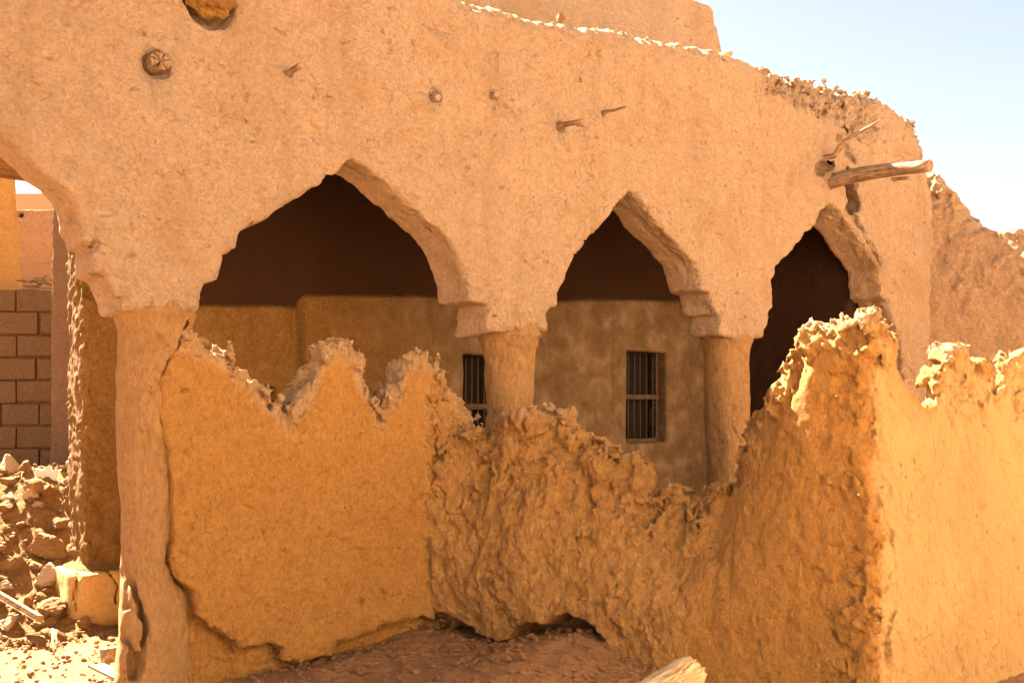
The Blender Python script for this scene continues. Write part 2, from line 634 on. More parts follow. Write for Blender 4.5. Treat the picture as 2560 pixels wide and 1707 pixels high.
M_WOODX = wood_mat("weathered beam wood", (0.23, 0.135, 0.07), (0.44, 0.30, 0.19), (30, 3, 30))
M_POLE = wood_mat("ceiling pole wood", (0.22, 0.12, 0.05), (0.36, 0.21, 0.10), (3, 30, 30))
M_PALEWOOD = wood_mat("bleached wood", (0.27, 0.165, 0.07), (0.46, 0.32, 0.17), (6, 24, 24))
M_WOODDARK = wood_mat("old window wood", (0.085, 0.05, 0.026), (0.17, 0.105, 0.06), (30, 3, 30))
M_IRON = plain_mat("rusty iron", (0.10, 0.065, 0.045), 0.7, 0.3)
M_BOARD = plain_mat("white board", (0.72, 0.66, 0.58), 0.7, 0, 0.08)
M_BLOCK = mud_mat("cement block", (0.15, 0.09, 0.045), bump=0.5, chips=0.3)
M_DARK = plain_mat("room shade black", (0.02, 0.014, 0.01))

# ================================================================== the arcade building
house = empty("mud_brick_house", FRAME, "ruined ochre mud brick house with a row of pointed arches on round columns", "house")

A_L = [(210, 613), (206, 580), (196, 547), (187, 518), (163, 477), (129, 444), (86, 410), (48, 381), (19, 353), (0, 329)]
ARCH0 = [on_m(*p) for p in A_L]
s_c = -4.25
crown = (s_c, 3.72)
left_half = ARCH0 + [(-3.75, 3.42), (-4.0, 3.62), crown]
mirror = [(2 * s_c - a, b) for a, b in left_half[:-1]][::-1]
CAP1L = [(241, 616), (230, 627), (234, 680), (273, 690), (276, 700), (287, 738), (299, 776), (306, 782)]
CAP1R = [(500, 782), (507, 757), (514, 706), (550, 700), (560, 676), (566, 637), (574, 635), (595, 618), (600, 585)]
ARCH1 = [(606, 578), (640, 561), (689, 529), (761, 484), (833, 441), (862, 412), (880, 398), (895, 405), (912, 414), (947, 441), (1000, 489), (1043, 527), (1096, 570),
         (1129, 603), (1146, 637), (1165, 685), (1175, 716)]
CAP2L = [(1177, 728), (1176, 748), (1196, 757), (1220, 759), (1216, 823), (1219, 836)]
CAP2R = [(1275, 833), (1340, 828), (1371, 827), (1375, 802), (1373, 775), (1398, 770), (1401, 727), (1417, 707)]
ARCH2 = [(1421, 672), (1452, 630), (1487, 584), (1533, 526), (1560, 490), (1573, 474), (1586, 482), (1602, 497), (1642, 555), (1705, 618), (1734, 652), (1748, 687), (1751, 722)]
CAP3L = [(1777, 731), (1782, 758), (1786, 786), (1800, 790), (1800, 838), (1808, 843)]
CAP3R = [(1877, 846), (1913, 844), (1924, 802), (1937, 768), (1938, 720)]
ARCH3 = [(1941, 669), (1960, 649), (1993, 613), (2023, 580), (2056, 532), (2074, 512), (2088, 515), (2100, 528), (2136, 576), (2176, 639), (2199, 669), (2202, 741)]
CAP4 = [(2222, 752), (2230, 794), (2243, 827), (2258, 858), (2262, 960), (2270, 1100)]
TOPL = [(2329, 440), (2324, 399), (2314, 353), (2302, 310), (2290, 292), (2275, 281), (2231, 247), (2166, 218), (2110, 207), (2057, 194), (1990, 180), (1916, 156), (1880, 140),
        (1839, 124), (1790, 112), (1700, 100), (1610, 76), (1526, 60), (1480, 56), (1413, 44), (1380, 36), (1306, 18), (1187, -4)]
poly = []
poly += [on_m(*p) for p in TOPL]
poly += [(-0.9, 4.95), (-1.8, 5.3), (-2.4, 5.75), (-3.2, 5.95), (-7.2, 6.0), (-7.2, -0.3)]  # unseen top at the left raised to throw shade on the ruin
mj = [(-5.41, -0.3)]
poly += mj + mirror + [crown] + left_half[:-1][::-1]
cap = [on_m(*p) for p in CAP1L]
poly += cap
for grp in (CAP1R, ARCH1, CAP2L, CAP2R, ARCH2, CAP3L, CAP3R, ARCH3, CAP4):
    poly += [on_m(*p) for p in grp]
s_r, _ = on_m(2329, 440)
poly += [(on_m(2270, 1100)[0], -0.3), (s_r + .25, -0.3), (s_r + 0.25, 2.0), (s_r + .12, 3.2)]

T_F = 0.40

def rough_facade(s, z):
    """bare patches where the coat has fallen: strip along the top at the right, gully at the broken beam"""
    top = sstep(2.95, 3.12, s) * sstep(0, 0.10, z - (4.66 - 0.075 * (s - 3) ** 1.6)) * (1 - sstep(4.7, 5.2, s) * 0.7)
    return top

PEG_SOCKETS = []
def facade_carve(P, d):
    s, m, z = P[:, 0], P[:, 1], P[:, 2]
    front = m < 0.2
    e = 0.022 * fbm(P, 1.3, 2, 0.5) + 0.016 * fbm(P, 5.0, 2, 0.55, 3.0) + 0.013 * fbm(P, 13.0, 3, 0.62, 7.0)
    rg = fbm(P, 2.5, 3, 0.5, 31.0)
    zz = z + 0.12 * rg
    ss_ = s + 0.12 * fbm(P, 4.0, 2, .5, 50.)
    r = rough_facade(np.maximum(ss_, 3.0001), zz) * (ss_ > 2.95)
    holes = fbm(P, 9.0, 3, 0.6, 12.0)
    e = e + r * (0.035 + 0.10 * np.maximum(holes, 0) - .035 * ridged(P, 7, 2, 71.))
    e = e + masked(lambda p: .05 * cells(p, 11.) + .03 * cells(p, 24., 5.), r > .05, P) * r
    d = d + e
    # scabs of plaster lost here and there
    q = fbm(P * np.array([1, 1, 1.3], np.float32), 3.4, 4, 0.6, 77.0)
    d = d + 0.016 * sstep(0.20, 0.235, q) * front + 0.010 * sstep(0.10, 0.13, fbm(P, 8.0, 3, 0.6, 99.)) * front
    cn = np.abs(fbm(P, 1.7, 4, .6, 64))
    d = d + .018 * np.clip(1 - cn / .012, 0, 1) * sstep(.16, .26, fbm(P, 1.1, 2, .5, 65)) * front
    for c, rad in PEG_SOCKETS:
        dd = np.sqrt((s - c[0]) ** 2 + (m * 0.8) ** 2 + (z - c[1]) ** 2) + 0.02 * fbm(P, 16, 2)
        d = np.maximum(d, rad - dd)
    for pts, rad in FACADE_CRACKS:
        lo = np.min(np.array(pts), 0) - .08; hi = np.max(np.array(pts), 0) + .08
        I = np.nonzero((s > lo[0]) & (s < hi[0]) & (z > lo[2]) & (z < hi[2]) & (m < 0.15))[0]
        if len(I):
            Pw = P[I] + 0.02 * np.stack([fbm(P[I], 12, 2, .5, 5), 0 * I, fbm(P[I], 12, 2, .5, 25)], 1).astype(np.float32)
            dd = seg_dist(Pw, pts)
            d[I] = smax(d[I], (rad - dd), 0.01)
    # deep broken gully behind the beam, and the weathered reveal beside the third arch
    bl = np.array(fpt(2066, 422), np.float32)
    I = np.nonzero((np.abs(P - bl) < .2).all(1))[0]
    if len(I):
        dd = np.sqrt((((P[I] - bl) / np.array([.10, .08, .10], np.float32)) ** 2).sum(1)) - 1
        d[I] = smin(d[I], dd * .09 + .07 * fbm(P[I], 14, 3, .7, 19), .03)
    for pts, rad, dep in GULLY:
        lo = np.min(np.array(pts), 0) - .4; hi = np.max(np.array(pts), 0) + .4
        I = np.nonzero((s > lo[0]) & (s < hi[0]) & (z > lo[2]) & (z < hi[2]) & (m < dep))[0]
        if len(I):
            dd = seg_dist(P[I] * np.array([1, .55, 1], np.float32), [(a, b * .55, c_) for a, b, c_ in pts]) + 0.05 * fbm(P[I], 8, 3, .6, 9)
            d[I] = smax(d[I], (rad - dd), 0.03)
    return d

def fpt(x, y, m=0.0):
    s, z = on_m(x, y, m)
    return (s, m, z)

def fl(*pp, m=0.0):
    return [fpt(x, y, m) for x, y in pp]

for x, y, r in ((395, 160, .085), (724, 180, .035), (1090, 240, .05), (1236, 238, .045), (1405, 315, .05), (1512, 282, .03), (528, 5, .17)):
    sx, zx = on_m(x, y)
    PEG_SOCKETS.append(((sx, zx), r))
FACADE_CRACKS = [
    (fl((552, 138), (575, 165), (592, 185), (602, 215)), .019),
    (fl((1020, 232), (1045, 225), (1065, 235), (1080, 232)), .020),
    (fl((1240, 250), (1262, 278), (1275, 280), (1284, 288)), .022),
    (fl((1208, 240), (1215, 255), (1225, 262)), .020),
    (fl((1365, 298), (1385, 302), (1400, 312)), .019),
    (fl((1522, 245), (1524, 262)), .014),
    (fl((735, 195), (752, 212), (766, 222)), .012),
    (fl((1655, 505), (1675, 530)), .014),
    (fl((1095, 245), (1097, 268), (1096, 310)), .012),
    (fl((1222, 205), (1220, 220)), .013),
    (fl((1085, 240), (1060, 232), (1040, 222)), .017),
    (fl((430, 575), (445, 560), (475, 552), (520, 556)), .014),
    (fl((470, 640), (500, 630), (545, 640)), .014),
    (fl((1130, 470), (1150, 505), (1160, 525)), .013),
    (fl((300, 405), (315, 430), (340, 440)), .014),
    (fl((700, 330), (712, 345), (706, 370)), .012),
]
GULLY = [
    (fl((2100, 345), (2118, 375), (2140, 402)), .05, .2),
    (fl((2088, 450), (2090, 468), (2092, 490), (2104, 512), m=.18), .125, .6),
    (fl((2120, 455), (2135, 490), (2148, 515)), .07, .2),
    (fl((2125, 520), (2150, 555), (2180, 610), (2205, 655)), .05, .14),
    (fl((2270, 300), (2285, 330)), .05, .2),
    (fl((2050, 420), (2070, 430)), .06, .25),
]

h = 0.014
lo = (-6.0, -0.06, -0.1); hi = (6.45, 0.52, 6.2)
def facade_base(a, b, c):
    A, Z = np.meshgrid(a[::2], c[::2], indexing='ij')
    d2 = poly_sd(A, Z, poly)
    # upsample
    ai = (np.arange(len(a)) / 2.0); ci = (np.arange(len(c)) / 2.0)
    a0 = np.minimum(ai.astype(int), d2.shape[0] - 1); a1 = np.minimum(a0 + 1, d2.shape[0] - 1); fa = (ai - a0)[:, None].astype(np.float32)
    d2 = d2[a0] * (1 - fa) + d2[a1] * fa
    c0 = np.minimum(ci.astype(int), d2.shape[1] - 1); c1 = np.minimum(c0 + 1, d2.shape[1] - 1); fc = (ci - c0)[None, :].astype(np.float32)
    d2 = d2[:, c0] * (1 - fc) + d2[:, c1] * fc
    pn = np.stack([np.repeat(a, len(c)), np.zeros(len(a) * len(c)), np.tile(c, len(a))], 1)
    d2 += (0.011 * fbm(pn, 6.0, 3, 0.6, 40.)).reshape(d2.shape)
    topm = sstep(4.3, 4.6, c)[None, :]
    d2 += topm * (0.05 * ridged(pn, 4.0, 3, 60.) * 0.6 + 0.03 * fbm(pn, 14, 2, .5, 2.)).reshape(d2.shape)
    dm = np.abs(b - T_F / 2) - T_F / 2
    kk = (.045 + .13 * sstep(4.15, 4.5, c)).astype(np.float32)[None, None, :]
    return smax(d2[:, None, :], dm[None, :, None], kk)
v, q = build_field(lo, hi, h, facade_base, facade_carve, 0.21)
rg = rough_facade(np.maximum(v[:, 0] + .12 * fbm(v, 4.0, 2, .5, 50.), 3.0001), v[:, 2] + .12 * fbm(v, 2.5, 3, .5, 31.)) * (v[:, 0] > 2.9)
gl = np.zeros(len(v), np.float32)
for c_, rad in PEG_SOCKETS[:-1]:
    w_ = .5 * rad * fbm(v * np.array([2.2, 1, .8], np.float32), 8, 2, .5, 3)
    dx_, dz_ = v[:, 0] - c_[0], v[:, 2] - c_[1]
    gl = np.maximum(gl, (1 - sstep(rad * .9, rad * 1.7, np.sqrt(dx_ ** 2 + (np.where(dz_ < 0, dz_ * .42, dz_)) ** 2) + w_)) * (v[:, 1] < .15))
for pts, rad, dep in GULLY:
    gl = np.maximum(gl, 1 - sstep(rad, rad + .06, seg_dist(v, pts)))
FAC_VQ = (v, q)
FAC = mesh_obj("arcade_wall", raw_mesh("arcade_wall", v, q, {"rough": np.maximum(rg * .8, gl * .9)}), M_FACADE, house)

# columns ----------------------------------------------------------------
COLX = [(392, .205, 778), (1281, .200, 832), (1824, .195, 843)]
COLS = []
GAP = [(on_m(x, y)[0], 0, on_m(x, y)[1]) for x, y in ((478, 800), (450, 868), (428, 905), (408, 955), (414, 1000), (406, 1045), (418, 1090), (428, 1140), (434, 1190), (436, 1250), (438, 1330),
       (428, 1400), (449, 1450), (474, 1475), (488, 1510), (490, 1600), (500, 1720))]
COL_CRACK = []
for ci, (cx, cr, cy) in enumerate(COLX):
    cs, _ = on_m(cx, 1034, 0.19)
    _, cz = on_m(cx, cy, 0.0)
    COLS.append((cs, cr, cz))
    def cbase(a, b, c, cs=cs, cr=cr, cz=cz, ci=ci):
        rr = cr + (0.035 * np.exp(-np.maximum(c - 0.0, 0) / 0.35) if ci == 0 else 0 * c) + 0.05 * np.exp(-np.abs(c - cz) / .07) + .012 * np.sin(c * 3.1 + cx)
        d = np.sqrt((a[:, None, None] - cs) ** 2 + (b[None, :, None] - 0.225) ** 2) - rr[None, None, :]
        return smax(d, np.broadcast_to((c - cz - 0.08)[None, None, :], d.shape), 0.03)
    cracks = []
    if ci == 0:
        cracks = [([(on_m(322, 1375)[0], .02, on_m(322, 1375)[1]), (on_m(330, 1450)[0], .01, on_m(330, 1450)[1]), (on_m(335, 1530)[0], .01, on_m(330, 1530)[1])], .020),
                  ([(on_m(338, 1395)[0], .0, on_m(338, 1395)[1]), (on_m(352, 1480)[0], -.01, on_m(352, 1480)[1]), (on_m(372, 1560)[0], -.01, on_m(372, 1560)[1]),
                    (on_m(372, 1610)[0], -.02, on_m(372, 1610)[1]), (on_m(355, 1700)[0], -.02, on_m(355, 1700)[1])], .015),
                  ([(on_m(318, 1560)[0], .02, on_m(318, 1560)[1]), (on_m(352, 1640)[0], -.02, on_m(352, 1640)[1]), (on_m(340, 1706)[0], -.02, on_m(340, 1706)[1])], .014)]
    def ccarve(P, d, cs=cs, cracks=cracks):
        Pz = P * np.array([1, 1, .45], np.float32)
        d = d + 0.022 * fbm(Pz, 4, 3, .55, 2. + cs) + 0.012 * fbm(Pz, 18, 3, .62, 8.) + 0.012 * sstep(.2, .27, fbm(P, 5, 3, .6, 41. + cs))
        for pts, rad in cracks:
            Pw = P + 0.03 * np.stack([fbm(P, 9, 2, .5, 5), 0 * d, fbm(P, 9, 2, .5, 25)], 1).astype(np.float32)
            dc = seg_dist(Pw * np.array([1, 0, 1], np.float32), [(p_[0], 0, p_[2]) for p_ in pts])
            d = np.where(P[:, 1] < .2, smax(d, rad - dc, 0.012), d)
        if cracks:
            P2 = P * np.array([1, 0, 1], np.float32) + .04 * np.stack([fbm(P, 11, 4, .65, 5), 0 * d, 0 * d], 1).astype(np.float32)
            g_ = np.interp(P[:, 2], [0, .5, 2.0], [.013, .011, .009])
            d = np.where(P[:, 1] < .2, smax(d, g_ - seg_dist(P2, GAP), .01), d)
        return d
    v, q = build_field((cs - .32, -.12, -.12), (cs + .32, .5, cz + .12), 0.012, cbase, ccarve, .1)
    o = mesh_obj("column", raw_mesh("column", v, q, {"rough": np.zeros(len(v))}), M_COLUMN, house)
    o['label'] = ["cracked round column by the left arch", "round column between the wide and the narrow arch", "slim round column in front of the barred window"][ci]

# gallery back wall with three barred windows ----------------------------------------------------
MB = 2.33
WIN = []
for (x0, x1, y0, y1) in ((1568, 1667, 879, 1106), (1160, 1262, 888, 1118), (610, 692, 967, 1090)):
    sa, za = on_m(x0, y0, MB); sb, zb = on_m(x1, y0, MB)
    _, zc = on_m((x0 + x1) / 2, y1, MB)
    WIN.append((sa, sb, zc, (za + zb) / 2))
LEDGE = [(-2.6, on_m(480, 762, MB)[1])] + [on_m(x, y, MB) for x, y in
         ((480, 762), (590, 764), (700, 764), (745, 768), (760, 745), (765, 738), (900, 738), (1110, 741), (1404, 752), (1525, 748), (1690, 752))] + [(6, on_m(1690, 752, MB)[1])]
lx = np.array([p[0] for p in LEDGE]); lz = np.array([p[1] for p in LEDGE])
s_groove = on_m(756, 800, MB)[0]
def back_base(a, b, c):
    s = a[:, None, None]; m = b[None, :, None]; z = c[None, None, :]
    led = np.interp(a, lx, lz)[:, None, None]
    front = MB + 0.055 * sstep(-0.02, 0.015, z - led)
    # plinth of the left end
    pl = sstep(0.50, 0.44, z) * 0.07 * sstep(-1.7, -1.9, s)
    front = front - pl
    d = np.maximum(front - m, m - (MB + 0.46))
    d = smax(d, (-2.42 - pl * .8) - s, 0.10)
    d = np.maximum(d, s - 5.1)
    d = np.maximum(d, z - 4.6)
    for (sa, sb, za, zb) in WIN:
        hole = np.maximum(np.abs(s - (sa + sb) / 2) - (sb - sa) / 2, np.abs(z - (za + zb) / 2) - (zb - za) / 2)
        d = smax(d, -(hole + 0 * m), 0.03)
    return d
def back_carve(P, d):
    s, z = P[:, 0], P[:, 2]
    d = d + 0.014 * fbm(P, 2.2, 3, .5, 90) + 0.004 * fbm(P, 11, 2, .5, 13)
    wob = 0.02 * fbm(P, 5, 2, .5, 4)
    d = smax(d, 0.040 - np.sqrt((s - s_groove + wob) ** 2 + ((P[:, 1] - MB) * .6) ** 2) - 10 * (z > 2.75), 0.02)
    end = sstep(-2.15, -2.4, s)
    d = d + end * (0.035 * fbm(P * np.array([1, 1, .35], np.float32), 9, 3, .65, 8) + .03 * fbm(P, 19, 2, .6, 60))
    low = sstep(-1.7, -1.9, s) * sstep(1.1, .7, z) * sstep(.44, .52, z)
    d = d + low * (0.03 + 0.05 * fbm(P, 8, 3, .6, 70))
    return d
v, q = build_field((-2.65, MB - .16, -.1), (5.15, MB + .52, 4.62), 0.02, back_base, back_carve, .1)
led = np.interp(v[:, 0], lx, lz)
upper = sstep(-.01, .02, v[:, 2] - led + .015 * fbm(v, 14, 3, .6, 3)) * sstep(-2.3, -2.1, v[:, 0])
lowr = sstep(-1.7, -1.9, v[:, 0]) * sstep(1.1, .7, v[:, 2]) * sstep(.44, .52, v[:, 2]) * .6
mesh_obj("back_wall", raw_mesh("back_wall", v, q, {"second": upper, "rough": lowr, "coat": sstep(s_groove + .1, s_groove + 2.2, v[:, 0] + .3 * fbm(v, 1.5, 3, .5, 2))}), M_INNER, house)

def plinth_base(a, b, c):
    top = .47 + .03 * np.sin(a * 9)[:, None]
    d = np.maximum(np.abs(a + 1.95) - .60, 0)[:, None] * 0
    q1 = np.abs(a + 1.95)[:, None, None] - .58
    q2 = np.abs(b - MB - .22)[None, :, None] - .36
    out = smax(q1, q2, .22)
    out = smax(out, (c - .45)[None, None, :], .04)
    return smax(out, (-c - .02)[None, None, :], .16)
def plinth_carve(P, d):
    d = d + .012 * fbm(P, 4, 3, .5, 3) + .05 * sstep(.36, .44, P[:, 2]) * np.maximum(fbm(P, 9, 3, .6, 4), 0)
    for xs in ((205, 1405, 200, 1460, 196, 1530), (272, 1430, 292, 1462, 290, 1510)):
        pts = [on_m(xs[i], xs[i + 1], MB - .13) for i in (0, 2, 4)]
        Pw = P * np.array([1, 0, 1], np.float32) + .02 * np.stack([fbm(P, 11, 2, .5, 5), 0 * d, 0 * d], 1).astype(np.float32)
        d = np.where(P[:, 1] < MB, smax(d, .007 - seg_dist(Pw, [(p[0], 0, p[1]) for p in pts]), .006), d)
    return d
v, q = build_field((-2.62, MB - .22, -.12), (-1.3, MB + .65, .55), .012, plinth_base, plinth_carve, .1)
mesh_obj("plinth", raw_mesh("plinth", v, q, {"rough": np.zeros(len(v))}), mud_mat("smooth yellow plinth render", (0.44, 0.26, 0.085), bump=.25, chips=.3), house)

def window(win, n, mid, frame_right):
    sa, sb, za, zb = win
    bm = bmesh.new()
    mm = MB + .15
    add_box(bm, (sa - .01, mm - .02, za - .02), (sb + .01, mm + .04, za + .045), .004, .004)
    add_box(bm, (sb - .045, mm - .018, za + .047), (sb + .01, mm + .038, zb - .002), .004, .004)
    w = bm_obj("window", bm, M_WOODDARK, house)
    w['label'] = frame_right
    bm = bmesh.new()
    add_box(bm, (sa - .01, mm - .03, mid - .028), (sb + .008, mm + .028, mid + .028), .005, .004)
    bm_obj("crossbar", bm, M_WOODDARK, w)
    for i in range(n):
        x = sa + (sb - .045 - sa) * (i + .6) / n
        bm = bmesh.new()
        tube(bm, path((x, mm, za + .03), (x + random.uniform(-.008, .008), mm, zb + .02), 4, .004, i), [.008] * 4, 8)
        bm_obj("bar", bm, M_IRON, w)
    # near-black slats behind the bars, painted for the unlit room's shade
    bm = bmesh.new()
    k = 5
    for i in range(k):
        x0 = sa + (sb - sa) * i / k
        add_box(bm, (x0 + .004, mm + .13, za - .03), (x0 + (sb - sa) / k - .004, mm + .155, zb + .03), .002, 0)
    bm_obj("dark_backing", bm, M_DARK, w)
z0 = on_m(1618, 992, MB)[1]
window(WIN[0], 6, z0, "barred window in the gallery between the second and third columns")
window(WIN[1], 6, on_m(1200, 1016, MB)[1], "barred window half hidden behind the middle column")
window(WIN[2], 5, WIN[2][2] + .35, "dark window barely seen over the broken parapet")

# end wall of the gallery, back room and roof ------------------------------------------------------
s_e = 5.08
def end_base(a, b, c):
    d = np.maximum(np.abs(a - s_e - .2) - .2, 0)[:, None, None] * 0 + np.maximum(s_e - a, a - s_e - .4)[:, None, None]
    d = np.maximum(d, np.maximum(.41 - b, b - 2.5)[None, :, None])
    return np.maximum(d, (c - 4.5)[None, None, :])
v, q = build_field((s_e - .1, .38, -.1), (s_e + .5, 2.52, 4.55), 0.03, end_base, lambda P, d: d + .03 * fbm(P, 3, 4, .55, 6), .12)
mesh_obj("end_wall", raw_mesh("end_wall", v, q, {"rough": np.zeros(len(v))}), M_DARKMUD, house)

bm = bmesh.new()
add_box(bm, (-2.55, .39, 4.30), (5.3, 2.40, 4.50), .01)
bm_obj("roof", bm, M_DARKMUD, house)
for i in range(15):
    bm = bmesh.new()
    x = -2.3 + i * .5
    tube(bm, path((x, .36, 4.22), (x + .05, 2.42, 4.22), 5, .008, i), [.06] * 5, 10, .03)
    bm_obj("roof_pole", bm, M_DARKMUD, house)
bm = bmesh.new()
add_box(bm, (-1.85, 3.5, -.1), (5.3, 3.7, 4.5))
add_box(bm, (-1.85, 2.82, -.1), (-1.72, 3.49, 4.5))
add_box(bm, (5.11, 2.82, -.1), (5.4, 3.49, 4.5))
add_box(bm, (-1.71, 2.80, 4.31), (5.1, 3.49, 4.5))
bm_obj("back_room", bm, M_DARKMUD, house)

# upper storey seen over the parapet ------------------------------------------------------------------
MU = 2.45
UP = [on_m(x, y, MU) for x, y in ((1815, 150), (1808, 108), (1800, 85), (1790, 55), (1782, 20), (1768, 5), (1740, 0), (1728, -8), (1690, -25), (1600, -45), (1300, -70))]
up_poly = [(UP[0][0] + .02, 4.3)] + UP + [(-1.5, UP[-1][1]), (-1.5, 4.3)]
def up_base(a, b, c):
    A, Z = np.meshgrid(a, c, indexing='ij')
    pn = np.stack([A.ravel(), 0 * A.ravel(), Z.ravel()], 1)
    d2 = poly_sd(A, Z, up_poly) + (.035 * fbm(pn, 7, 3, .6, 21)).reshape(A.shape)
    return smax(d2[:, None, :], (np.abs(b - MU - .25) - .25)[None, :, None], .08)
v, q = build_field((-1.6, MU - .1, 4.25), (6.0, MU + .6, 7.6), 0.025, up_base, lambda P, d: d + .03 * fbm(P, 3, 3, .5, 6) + .012 * fbm(P, 14, 2, .6, 7), .12)
mesh_obj("upper_wall", raw_mesh("upper_wall", v, q, {"rough": sstep(.0, .3, fbm(v, 6, 3, .6, 3)) * .4}), M_FACADE, house)

# side wall at the right -------------------------------------------------------------------------------
S_S = s_r - 0.02
SA = math.radians(24)
sc_, ss2 = math.cos(SA), math.sin(SA)
def on_side(x, y, t=.12):
    s_, m_, z_ = on_line(x, y, (S_S + t * sc_, t * ss2), (sc_, ss2))
    return -m_ * sc_ + (s_ - S_S) * ss2, z_
ST = [on_side(x, y) for x, y in ((2331, 425), (2345, 436), (2360, 452), (2391, 482), (2416, 513), (2452, 562), (2480, 570), (2513, 578), (2540, 574), (2560, 567))]
side_poly = [(-.5, -.2), (-.5, ST[0][1] + .02)] + ST + [(ST[-1][0] + .8, ST[-1][1] + .15), (4.2, 3.5), (4.2, -.2)]
def side_base(a, b, c):
    S2, M2 = np.meshgrid(a, b, indexing='ij')
    al = -M2 * sc_ + (S2 - S_S) * ss2
    ac = (S2 - S_S) * sc_ + M2 * ss2
    ax_ = np.arange(-.8, 4.6, .02, dtype=np.float32)
    B, Z = np.meshgrid(ax_, c, indexing='ij')
    pn = np.stack([0 * B.ravel(), B.ravel(), Z.ravel()], 1)
    dd = poly_sd(B, Z, side_poly) + (.05 * fbm(pn, 5, 4, .6, 22)).reshape(B.shape)
    ii = np.clip((al - ax_[0]) / .02, 0, len(ax_) - 1.001); i0 = ii.astype(int); fr = (ii - i0)[:, :, None].astype(np.float32)
    d2 = dd[i0] * (1 - fr) + dd[i0 + 1] * fr
    bat = .12 * sstep(3.0, 4.4, c)[None, None, :]
    da = np.maximum(bat - ac[:, :, None], ac[:, :, None] - .55)
    return smax(d2, da, .14)
def side_carve(P, d):
    up = sstep(2.5, 3.2, P[:, 2] + .3 * fbm(P, 2, 2, .5, 5))
    return d + .04 * fbm(P, 2, 3, .5, 61) + .022 * fbm(P, 9, 4, .62, 7) + up * (.03 * fbm(P, 5, 4, .62, 3.) + .028 * cells(P, 6.) + .016 * cells(P, 14., 2.))
v, q = build_field((S_S - .35, -3.4, -.1), (S_S + 2.3, .42, 5.1), 0.022, side_base, side_carve, .15)
mesh_obj("side_wall", raw_mesh("side_wall", v, q, {"rough": sstep(2.6, 3.3, v[:, 2] + .3 * fbm(v, 2, 2, .5, 5)) * .6}), mud_mat("side wall mud", (0.57, 0.35, 0.18), bump=.9), house)

# left bay: flat ceiling of poles behind the big arch -----------------------------------------------------
bm = bmesh.new()
add_box(bm, (-6.6, 1.15, 3.56), (-2.7, 2.42, 3.70), .01)
bm_obj("bay_ceiling", bm, M_POLE, house)
for i in range(8):
    bm = bmesh.new()
    y = 1.20 + i * .165
    tube(bm, path((-6.6, y, 3.5), (-2.62, y + .03, 3.5), 9, .003, i + 50), [.055 + .012 * random.random()] * 9, 12, .03)
    bm_obj("ceiling_pole", bm, M_POLE, house)

# ================================================================== ruined walls in front
GA = [on_m(x, y, -.05) for x, y in ((560, 1735), (640, 1715), (755, 1694), (850, 1670), (930, 1626), (1000, 1600), (1053, 1582))]
gax = np.array([p[0] for p in GA]); gaz = np.array([p[1] for p in GA])
gbx = gbz = None
def ground_h(X, Y):
    s, m = sm(X, Y)
    n = -m
    za = np.interp(s, gax, gaz, left=0.0) * np.exp(-(np.maximum(n, 0) / 2.0) ** 2) * sstep(-1.4, -.3, n) * sstep(-.2, -.7, s)
    al, ac = b_along(s, m), b_across(s, m)
    zb = np.interp(al, gbx, gbz) * np.exp(-(np.maximum(-ac, 0) / 1.7) ** 2) * sstep(1.6, .4, ac) * sstep(-1.0, -.1, al)
    return np.maximum(za, zb) + .64 * np.exp(-(((X - .40) / .42) ** 2 + ((Y - 3.25) / .42) ** 2))

def heap_h(X, Y):
    return 1.24 * (1 + .12 * (X + 3.9)) * sstep(7.35, 9.4, Y + .2 * np.sin(X * 2.3)) * sstep(-3.05, -3.4, X)

# parapet between the first two columns
PA_TOP = [(474, 814), (512, 833), (550, 852), (584, 881), (593, 910), (622, 924), (651, 948), (665, 972), (689, 996), (699, 1024), (727, 1034), (747, 1024), (766, 981), (794, 957), (813, 900),
          (828, 867), (847, 852), (876, 857), (895, 881), (909, 924), (933, 967), (947, 1010), (957, 1022), (976, 1018), (981, 981), (1014, 957), (1024, 924), (1033, 900), (1062, 882), (1096, 875),
          (1110, 900), (1129, 938), (1153, 986), (1182, 1020), (1190, 1063)]
PA_BOT = [(1132, 1560), (1100, 1550), (1080, 1536), (1040, 1548), (1001, 1553), (958, 1562), (930, 1588), (850, 1605), (835, 1640), (800, 1648), (755, 1660), (710, 1655), (706, 1625), (680, 1612),
          (655, 1626), (600, 1625), (590, 1605), (560, 1590), (530, 1570), (500, 1540)]
PA_LEFT = [(494, 1500), (470, 1468), (451, 1448), (430, 1400), (440, 1330), (438, 1250), (436, 1190), (430, 1140), (420, 1090), (408, 1045), (416, 1000), (410, 955), (430, 905), (452, 868)]
M_A = -0.05
pa_poly = [on_m(x, y, M_A) for x, y in PA_TOP] + [(-.12, on_m(1190, 1063, M_A)[1] - .1), (-.12, .2)] + [on_m(x, y, M_A) for x, y in PA_BOT + PA_LEFT]
pa_core = [on_m(x, y + 25, .1) for x, y in PA_TOP] + [(-.12, 1.2), (-.12, -.3), (-2.5, -.3), (-2.5, .3), (-2.5, 1.3)]

